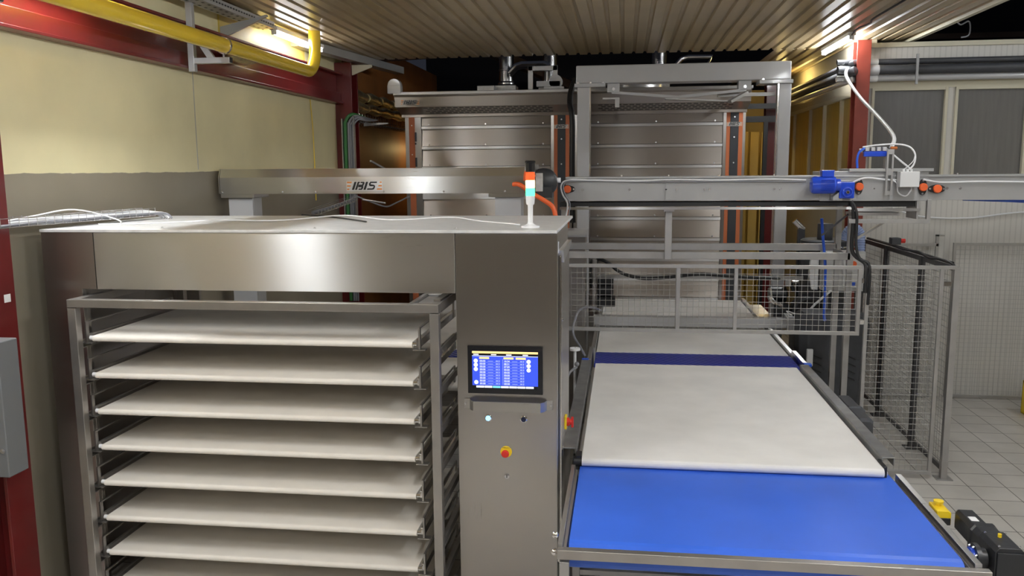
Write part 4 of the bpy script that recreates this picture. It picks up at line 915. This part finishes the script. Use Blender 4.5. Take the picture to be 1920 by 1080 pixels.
tag(mb().box(2.125, 2.140, 7.25, 7.262, 2.41, 2.78).box(2.165, 2.18, 7.25, 7.262, 2.41, 2.78).box(2.14, 2.165, 7.25, 7.262, 2.41, 2.44).box(2.14, 2.165, 7.25, 7.262, 2.74, 2.78).box(2.14, 2.165, 7.25, 7.262, 2.57, 2.62).build('slotted_bracket', TUBE, bevel=.001), 'upright slotted steel bracket in front of the overhead conveyor', 'bracket')
tag(mb().tube([(1.95, 7.32, 2.80), (2.05, 7.31, 2.815), (2.2, 7.30, 2.822), (2.30, 7.28, 2.80), (2.34, 7.25, 2.74), (2.33, 7.23, 2.66), (2.29, 7.22, 2.615)], .007, 8).tube([(2.34, 7.25, 2.74), (2.32, 7.23, 2.68), (2.25, 7.22, 2.615)], .003, 6).tube([(2.14, 7.28, 2.77), (2.22, 7.27, 2.70), (2.33, 7.27, 2.61)], .008, 7).build('signal_cable', WCAB), 'pale cables arching from the valves down to the junction box', 'cable')
tag(mb().tube([(2.56, 9.88, 3.58), (2.46, 9.85, 3.66), (2.41, 9.8, 3.70), (2.38, 9.7, 3.60), (2.42, 9.3, 3.36), (2.40, 8.5, 3.10), (2.30, 7.7, 2.90), (2.20, 7.40, 2.80)], .017, 12).build('conduit_hose', WHITEP), 'white conduit hose swooping from the wall pipes to the conveyor', 'hose')

# ================================================================== GANTRY
t = thing('lift_gantry', 'tall light grey portal frame in front of the right oven', 'gantry', (.63, 9.95, 0))
mb().box(-.554, 1.818, 9.80, 10.06, 3.60, 3.80).build('top_beam', GREY, t, bevel=.012, seg=3)
mb().box(-.54, -.40, 9.82, 10.02, 0, 3.56).build('post', GREY, t, bevel=.008)
mb().box(1.70, 1.83, 9.82, 10.02, 0, 3.56).build('post', GREY, t, bevel=.008)
for a in (-.40, 1.685): mb().box(a, a + .015, 9.83, 9.87, .9, 3.56).build('guide_rail', CHROME, t)
mb().box(-.57, -.22, 9.79, 10.06, 3.56, 3.60).build('head_plate', GREY, t, bevel=.003); mb().box(1.48, 1.84, 9.79, 10.06, 3.56, 3.60).build('head_plate', GREY, t, bevel=.003)
for x in (-.53, -.39, -.25, 1.52): screw(t, (x, 9.80, 3.605), .014)
for x in (-.13, 1.33):
    h = mb().box(x - .07, x + .07, 9.84, 9.98, 3.50, 3.60).build('hanger_block', GREY, t, bevel=.004); screw(h, (x, 9.84, 3.535), .018)
mb().bar((-.15, 9.86, 3.50), (.60, 9.86, 3.435), .03, .03).build('scissor_arm', GREY, t); mb().bar((1.35, 9.86, 3.50), (.60, 9.86, 3.435), .03, .03).build('scissor_arm', GREY, t)
mb().bar((.45, 9.80, 3.41), (1.18, 9.80, 3.37), .16, .012).build('swing_plate', TUBE, t)
mb().bar((1.35, 9.84, 3.47), (1.15, 9.70, 3.36), .06, .03).build('scissor_arm', TUBE, t)
mb().box(-.25, -.06, 9.82, 9.86, 3.42, 3.44).box(-.11, -.06, 9.82, 9.86, 3.33, 3.42).build('stop_bracket', TUBE, t)
mb().box(1.05, 1.68, 9.98, 10.02, 3.44, 3.48).build('rear_bar', TUBE, t)
for x in (-.62, 1.76): mb().box(x, x + .16, 9.78, 10.08, 0, .015).build('foot_plate', GREY, t)
tag(mb().tube([(-.59, 10.3, 3.70), (-.635, 10.2, 3.55), (-.64, 10.1, 3.40), (-.61, 10.05, 3.2), (-.61, 10.05, 2.6), (-.60, 10.05, 2.0)], .035, 10).build('power_cable', BLACK), 'thick black cable running down between the two ovens', 'cable')

# ================================================================== MESH GUARDING
def mesh_panel(m, P0, U_, V_, nu, nv, r=.0022):
    P0, U_, V_ = Vector(P0), Vector(U_), Vector(V_)
    for i in range(nu + 1): a = P0 + U_ * (i / nu); m.cyl(a, a + V_, r, n=5, cap=False)
    for j in range(nv + 1): a = P0 + V_ * (j / nv); m.cyl(a, a + U_, r, n=5, cap=False)
    return m
t = thing('mesh_gate', 'wide wire mesh guard gate hanging over the white conveyor', 'gate', (.7, 7.25, 1.25))
gx0, gx1, gz0, gz1, gy = -.575, 1.975, 1.235, 1.825, 7.25
fr = mb(); fr.box(gx0, gx1, gy - .015, gy + .015, gz1 - .03, gz1).box(gx0, gx1, gy - .015, gy + .015, gz0, gz0 + .03).box(gx0, gx0 + .03, gy - .015, gy + .015, gz0 + .03, gz1 - .03).box(gx1 - .03, gx1, gy - .015, gy + .015, gz0 + .03, gz1 - .03)
fr.box(.455, .49, gy - .015, gy + .015, gz0 + .03, gz1 - .03).box(.94, .97, gy - .015, gy + .015, gz0 + .03, gz1 - .03)
fr.build('frame', TUBE, t, bevel=.002)
mesh_panel(mb(), (gx0 + .03, gy, gz0 + .03), (gx1 - gx0 - .06, 0, 0), (0, 0, gz1 - gz0 - .06), 50, 11, .0019).build('mesh', WIREM, t)
for z in (1.70, 1.35): mb().box(1.975, 2.01, gy - .02, gy + .02, z - .02, z + .02).build('hinge', CHROME, t, bevel=.003)
t = thing('mesh_fence_panel', 'front wire mesh fence panel standing right of the conveyor', 'fence', (2.35, 7.25, 0))
fr = mb(); fr.box(2.01, 2.72, 7.235, 7.265, 1.80, 1.83).box(2.01, 2.62, 7.235, 7.265, .04, .07).box(2.01, 2.04, 7.235, 7.265, .07, 1.80).box(2.59, 2.62, 7.235, 7.265, .07, 1.80); fr.build('frame', TUBE, t, bevel=.002)
mesh_panel(mb(), (2.04, 7.25, .07), (.55, 0, 0), (0, 0, 1.73), 12, 34, .0019).build('mesh', WIREM, t)
mb().box(2.62, 2.68, 7.23, 7.27, 1.66, 1.70).build('latch', CHROME, t, bevel=.003)
def fpost(x, y, label, mt=TUBE, w=.05):
    t = thing('fence_post', label, 'post', (x, y, 0), 'posts of the mesh fence')
    mb().box(x, x + w, y, y + w, .01, 1.82).build('post_tube', mt, t, bevel=.002)
    mb().box(x - .04, x + w + .04, y - .03, y + w + .03, 0, .01).build('foot_plate', mt, t)
    mb().box(x - .002, x + w + .002, y - .002, y + w + .002, .12, .16).build('collar', mt, t)
fpost(2.70, 7.24, 'front corner post of the mesh fence, on a square foot plate')
fpost(2.70, 8.05, 'fence post behind the front corner post on the receding side', DARKP)
fpost(2.70, 9.10, 'rearmost fence post of the receding side, nearest the wall', DARKP)
t = thing('mesh_fence_panel', 'receding wire mesh side fence with cables along its top', 'fence', (2.72, 8.5, 0))
for a, b_ in ((7.30, 8.04), (8.11, 9.09), (9.16, 9.95)):
    mb().box(2.715, 2.735, a, b_, 1.78, 1.82).box(2.715, 2.735, a, b_, .06, .10).box(2.715, 2.735, a, a + .02, .10, 1.78).box(2.715, 2.735, b_ - .02, b_, .10, 1.78).build('frame', DARKP, t)
m = mb()
for a, b_ in ((7.30, 8.04), (8.11, 9.09), (9.16, 9.95)): mesh_panel(m, (2.725, a, .10), (0, b_ - a, 0), (0, 0, 1.68), int((b_ - a) / .05), 34, .0019)
m.build('mesh', WIREM, t)
tag(mb().tube([(2.715, 7.28, 1.70), (2.72, 7.285, 1.80), (2.71, 7.36, 1.842), (2.70, 7.6, 1.85), (2.69, 7.8, 1.835), (2.70, 8.1, 1.86), (2.71, 8.5, 1.84), (2.71, 9.0, 1.845), (2.71, 9.8, 1.845)], .011, 8).tube([(2.74, 7.4, 1.835), (2.73, 8.1, 1.84), (2.74, 9.0, 1.84), (2.73, 9.85, 1.84)], .014, 8).build('fence_cable', BLACK), 'black cables lying along the top of the receding mesh fence', 'cable')
t = thing('limit_switch', 'black switch with a red button on top of the receding fence', 'switch', (2.72, 8.8, 1.83))
mb().box(2.67, 2.76, 8.80, 8.9, 1.862, 1.93).build('switch_body', DGREY, t, bevel=.006)
mb().cyl((2.76, 8.82, 1.90), (2.80, 8.82, 1.90), .022).build('button', REDB, t)
t = thing('mesh_fence_panel', 'wire mesh panel standing along the right wall near the yellow crate', 'fence', (4.4, 9.9, 0))
fr = mb(); fr.box(3.66, 5.3, 9.885, 9.915, 1.76, 1.79).box(3.66, 5.3, 9.885, 9.915, .02, .05).box(3.66, 3.69, 9.885, 9.915, .05, 1.76).box(5.27, 5.3, 9.885, 9.915, .05, 1.76); fr.build('frame', TUBE, t, bevel=.002)
mesh_panel(mb(), (3.69, 9.9, .05), (1.58, 0, 0), (0, 0, 1.71), 32, 34, .0019).build('mesh', WIREM, t)
t = thing('mesh_fence_panel', 'narrow mesh panel along the right wall behind the side fence', 'fence', (3.2, 9.9, 0))
fr = mb(); fr.box(2.90, 3.50, 9.885, 9.915, 1.75, 1.78).box(2.90, 3.50, 9.885, 9.915, .02, .05).box(2.90, 2.93, 9.885, 9.915, .05, 1.75).box(3.47, 3.50, 9.885, 9.915, 0, 1.88).box(3.47, 3.56, 9.885, 9.915, 1.86, 1.88); fr.build('frame', TUBE, t, bevel=.002)
mesh_panel(mb(), (2.93, 9.9, .05), (.54, 0, 0), (0, 0, 1.70), 11, 34, .0019).build('mesh', WIREM, t)

# floor kerb under the mesh, seen through it
tag(mb().box(2.1, 2.62, 9.45, 9.75, 0, .12).build('plinth', GALV, bevel=.005), 'low grey plinth on the floor in front of the right wall', 'plinth')

# ================================================================== MACHINES BEHIND THE GATE
t = thing('industrial_vacuum', 'tall dark grey industrial dust collector with a pale hose behind the gate', 'vacuum', (2.15, 9.5, 0))
mb().lathe([(.001, .5), (.26, .5), (.26, 1.75), (.29, 1.76), (.29, 1.80), (.26, 1.81), (.26, 1.85), (.24, 1.865), (.001, 1.865)], (2.18, 9.45, 0), 'z', 32).build('drum', DGREY, t)
mb().lathe([(.30, 1.785), (.302, 1.788), (.302, 1.80), (.30, 1.803)], (2.18, 9.45, 0), 'z', 32).build('clamp_ring', CHROME, t)
mb().lathe([(.075, 1.865), (.08, 1.87), (.08, 2.03), (.078, 2.035), (.001, 2.035)], (2.16, 9.4, 0), 'z', 24).build('motor_head', DGREY, t)
mb().tube([(2.28, 9.1, 1.90), (2.31, 9.05, 1.99), (2.37, 9.05, 2.02), (2.43, 9.05, 1.96), (2.44, 9.05, 1.85), (2.44, 9.05, 1.74)], lambda f: .042 + .004 * math.sin(f * 150), 14, k=14).build('hose', HOSE, t)
mb().box(2.0, 2.36, 9.2, 9.7, 0, .5).build('base', DGREY, t, bevel=.01)
t = thing('electrical_box', 'pale grey control box with coloured buttons behind the mesh gate', 'control box', (2.28, 8.99, 1.3))
mb().box(2.05, 2.46, 8.92, 9.10, 1.37, 1.78).build('box_body', plain('pale_box_paint', (.50, .50, .49), .4), t, bevel=.006)
mb().box(2.24, 2.45, 8.905, 8.92, 1.40, 1.76).build('box_door', plain('pale_box_door', (.55, .55, .54), .4), t, bevel=.004)
mb().lathe([(.03, 0), (.03, -.012), (.001, -.014)], (2.34, 8.905, 1.655), 'y', 16).build('rotary_switch', ORNG, t)
for x, mt in ((2.27, YEL), (2.33, BLUET), (2.39, BLACK)): mb().box(x, x + .035, 8.895, 8.905, 1.43, 1.465).build('button', mt, t, bevel=.003)
mb().box(2.08, 2.13, 9.0, 9.05, 0, 1.37).box(2.40, 2.45, 9.0, 9.05, 0, 1.37).build('stand', TUBE, t)
tag(mb().prism([(1.96, 1.37), (2.02, 1.37), (2.02, 1.74), (1.96, 1.74), (1.935, 1.66), (1.935, 1.50)], 'y', 9.0, 9.05).build('curved_handle', WHITEP, bevel=.004), 'white curved guard left of the pale control box', 'guard')
t = thing('wheeled_bin', 'big dark grey plastic machine housing with slanted vents behind the gate', 'bin', (2.2, 8.75, 0))
secs = []
for z, s_ in ((.18, .80), (.25, .90), (.55, .94), (.95, 1.0), (1.10, 1.02), (1.18, .98), (1.22, .86)):
    hx, hy = .33 * s_, .20 * s_; c = .07; secs.append([(2.06 + a, 8.55 + b_, z) for a, b_ in ((-hx + c, -hy), (hx - c, -hy), (hx, -hy + c), (hx, hy - c), (hx - c, hy), (-hx + c, hy), (-hx, hy - c), (-hx, -hy + c))])
mb().loft(secs).build('bin_body', DGREY, t, bevel=.01)
m = mb()
for i in range(4):
    for x in (1.85, 2.17): m.bar((x, 8.350, .82 - i * .07), (x + .09, 8.350, .78 - i * .07), .012, .008)
m.build('vent_slots', BLACK, t)
for x in (1.82, 2.30):
    mb().cyl((x - .02, 8.55, .09), (x + .02, 8.55, .09), .09).build('wheel', BLACK, t)
t = thing('ventilator', 'dark grey blower with a round intake beside the plastic bin', 'blower', (2.0, 9.0, 1.0))
mb().lathe([(.05, -.02), (.18, 0), (.19, .05), (.19, .13), (.001, .14)], (1.98, 9.14, 1.10), 'y', 28).box(1.86, 2.10, 9.16, 9.26, 0, .98).build('blower_housing', DGREY, t)
mb().lathe([(.12, -.03), (.15, -.03), (.15, -.01), (.12, -.01)], (1.98, 9.14, 1.10), 'y', 28).build('intake_ring', BLACK, t)
tag(mb().tube([(2.08, 8.28, 1.33), (2.16, 8.27, 1.28), (2.22, 8.27, 1.23)], lambda f: .012 + .014 * f, 10).build('nozzle', WHITEP), 'short white nozzle lying on the dark plastic bin', 'nozzle') if False else None
t = thing('chrome_handle_unit', 'small chrome topped cylinder beside the right gantry leg', 'fitting', (1.93, 10, 1.8))
mb().cyl((1.90, 9.72, 2.05), (2.0, 9.72, 1.95), .035).build('chrome_head', CHROME, t); mb().box(1.94, 2.01, 9.68, 9.76, .0, 1.95).build('stem', DGREY, t)
# things between right oven and the rear wall
tag(mb().box(1.89, 1.945, 12.0, 12.06, 0, 3.25).box(1.60, 2.2, 12.0, 12.06, 3.25, 3.33).box(1.60, 2.2, 12.0, 12.06, 3.43, 3.50).build('dark_door_frame', BLACK), 'dark frame in the gap right of the right oven', 'frame')
m = mb()
for i in range(4): m.box(1.66 + i * .17, 1.80 + i * .17, 14.0, 14.05, 0, 3.2)
tag(m.build('yellow_shutter', YWALL, bevel=.01), 'yellow ribbed shutter behind the right oven', 'shutter')
tag(mb().box(1.60, 1.86, 12.4, 12.8, 0, 2.1).build('yellow_cupboard', YWALL, bevel=.01), 'yellow cupboard in the gap right of the right oven', 'cupboard') if False else None

# ================================================================== PIPES ALONG RIGHT WALL
for z, r, mt, lab in ((3.775, .032, DGREY, 'uppermost dark pipe along the right wall over the windows'), (3.685, .050, DGREY, 'thick dark pipe along the right wall, middle of three'), (3.600, .034, GREY, 'light grey pipe along the right wall, lowest of three')):
    yy = 9.90 - (.04 if r > .04 else 0)
    t = thing('wall_pipe', lab, 'pipe', (4, yy, z), 'pipes along the right wall')
    mb().tube([(8, yy, z), (2.75, yy, z), (2.60, yy + .01, z), (2.50, yy + .08, z - .01), (2.46, yy + .25, z - .02), (2.46, 14.5, z - .02)], r, 16, k=5).build('pipe_run', mt, t)
    mb().lathe([(r + .006, -.05), (r + .008, -.04), (r + .008, .04), (r + .006, .05)], (2.70, yy, z), 'x').build('coupling', WHITEP if r < .04 else GREY, t)
tag(mb().box(3.12, 3.145, 9.79, 9.81, 3.52, 3.84).build('pipe_hanger', COVER), 'thin metal strap holding the three pipes on the right wall', 'strap')
# crate
t = thing('bottle_crate', 'yellow plastic crate standing on the tiles at the right edge', 'crate', (4.5, 9.2, 0))
m = mb(); x0, x1, y0, y1 = 4.27, 4.62, 9.10, 9.40
m.box(x0, x1, y0, y0 + .015, .0, .16).box(x0, x1, y0, y0 + .015, .19, .36).box(x0, x1, y1 - .015, y1, 0, .36).box(x0, x0 + .015, y0, y1, 0, .27).box(x0, x0 + .015, y0, y0 + .08, .27, .36).box(x0, x0 + .015, y1 - .08, y1, .27, .36).box(x0, x0 + .015, y0, y1, .33, .36).box(x1 - .015, x1, y0, y1, 0, .36).box(x0, x1, y0, y1, 0, .015)
m.box(x0 - .006, x0 + .02, y0 - .006, y0 + .02, 0, .37).box(x0 + .005, x1 - .005, y0 + .005, y0 + .012, .15, .20)
m.build('crate_body', YEL, t, bevel=.004)
# cable blue on wall below beam
tag(mb().tube([(3.0, 9.95, 2.18), (3.3, 9.95, 2.08), (3.8, 9.95, 2.06), (4.3, 9.95, 2.12), (5, 9.95, 2.16)], .010, 8).build('wall_hose', WCAB), 'pale hose sagging on the white wall under the overhead conveyor', 'hose')
tag(mb().tube([(2.9, 7.7, 2.36), (3.3, 7.7, 2.345), (3.8, 7.7, 2.32), (4.4, 7.7, 2.34)], .016, 8).build('air_hose', BLUET), 'dark blue hose under the overhead conveyor at the right edge', 'hose')
# void over the right wall
tag(mb().box(3.4, 7.5, 13.9, 14.0, 4.55, 4.63).build('roof_purlin', DK), 'dark purlin in the black void above the right wall', 'rafter')
tag(mb().tube([(3.55, 9.6, 4.8), (3.52, 9.65, 4.5), (3.45, 9.7, 4.25), (3.50, 9.7, 4.12), (3.60, 9.72, 4.15), (3.62, 9.75, 4.02), (3.56, 9.8, 4.0)], .008, 6).build('hanging_wire', GCAB), 'loose wire dangling in the dark above the right windows', 'wire')

# ================================================================== WORLD, CAMERA
w = bpy.data.worlds.new('room_air'); S.world = w; w.use_nodes = True
w.node_tree.nodes['Background'].inputs[0].default_value = (.02, .022, .03, 1); w.node_tree.nodes['Background'].inputs[1].default_value = .6

f = 1570.0
Yc = Vector((210, 226, -f)).normalized(); v_ = (f * f + 85 * 210) / 226; Zc = -Vector((85, -v_, -f)).normalized(); Xc = Yc.cross(Zc)
Rm = Matrix((Xc, Yc, Zc))
cam = bpy.data.cameras.new('camera'); co = bpy.data.objects.new('camera', cam); C.objects.link(co)
cam.sensor_width = 36; cam.lens = 36 * f / 1920; cam.clip_start = .05; cam.clip_end = 100
co.matrix_world = Matrix.Translation((0, 0, 2.65)) @ Rm.to_4x4()
S.camera = co
S.view_settings.view_transform = 'Standard'; S.view_settings.look = 'None'; S.view_settings.gamma = 1; S.view_settings.use_curve_mapping = False
S.view_settings.exposure = .5
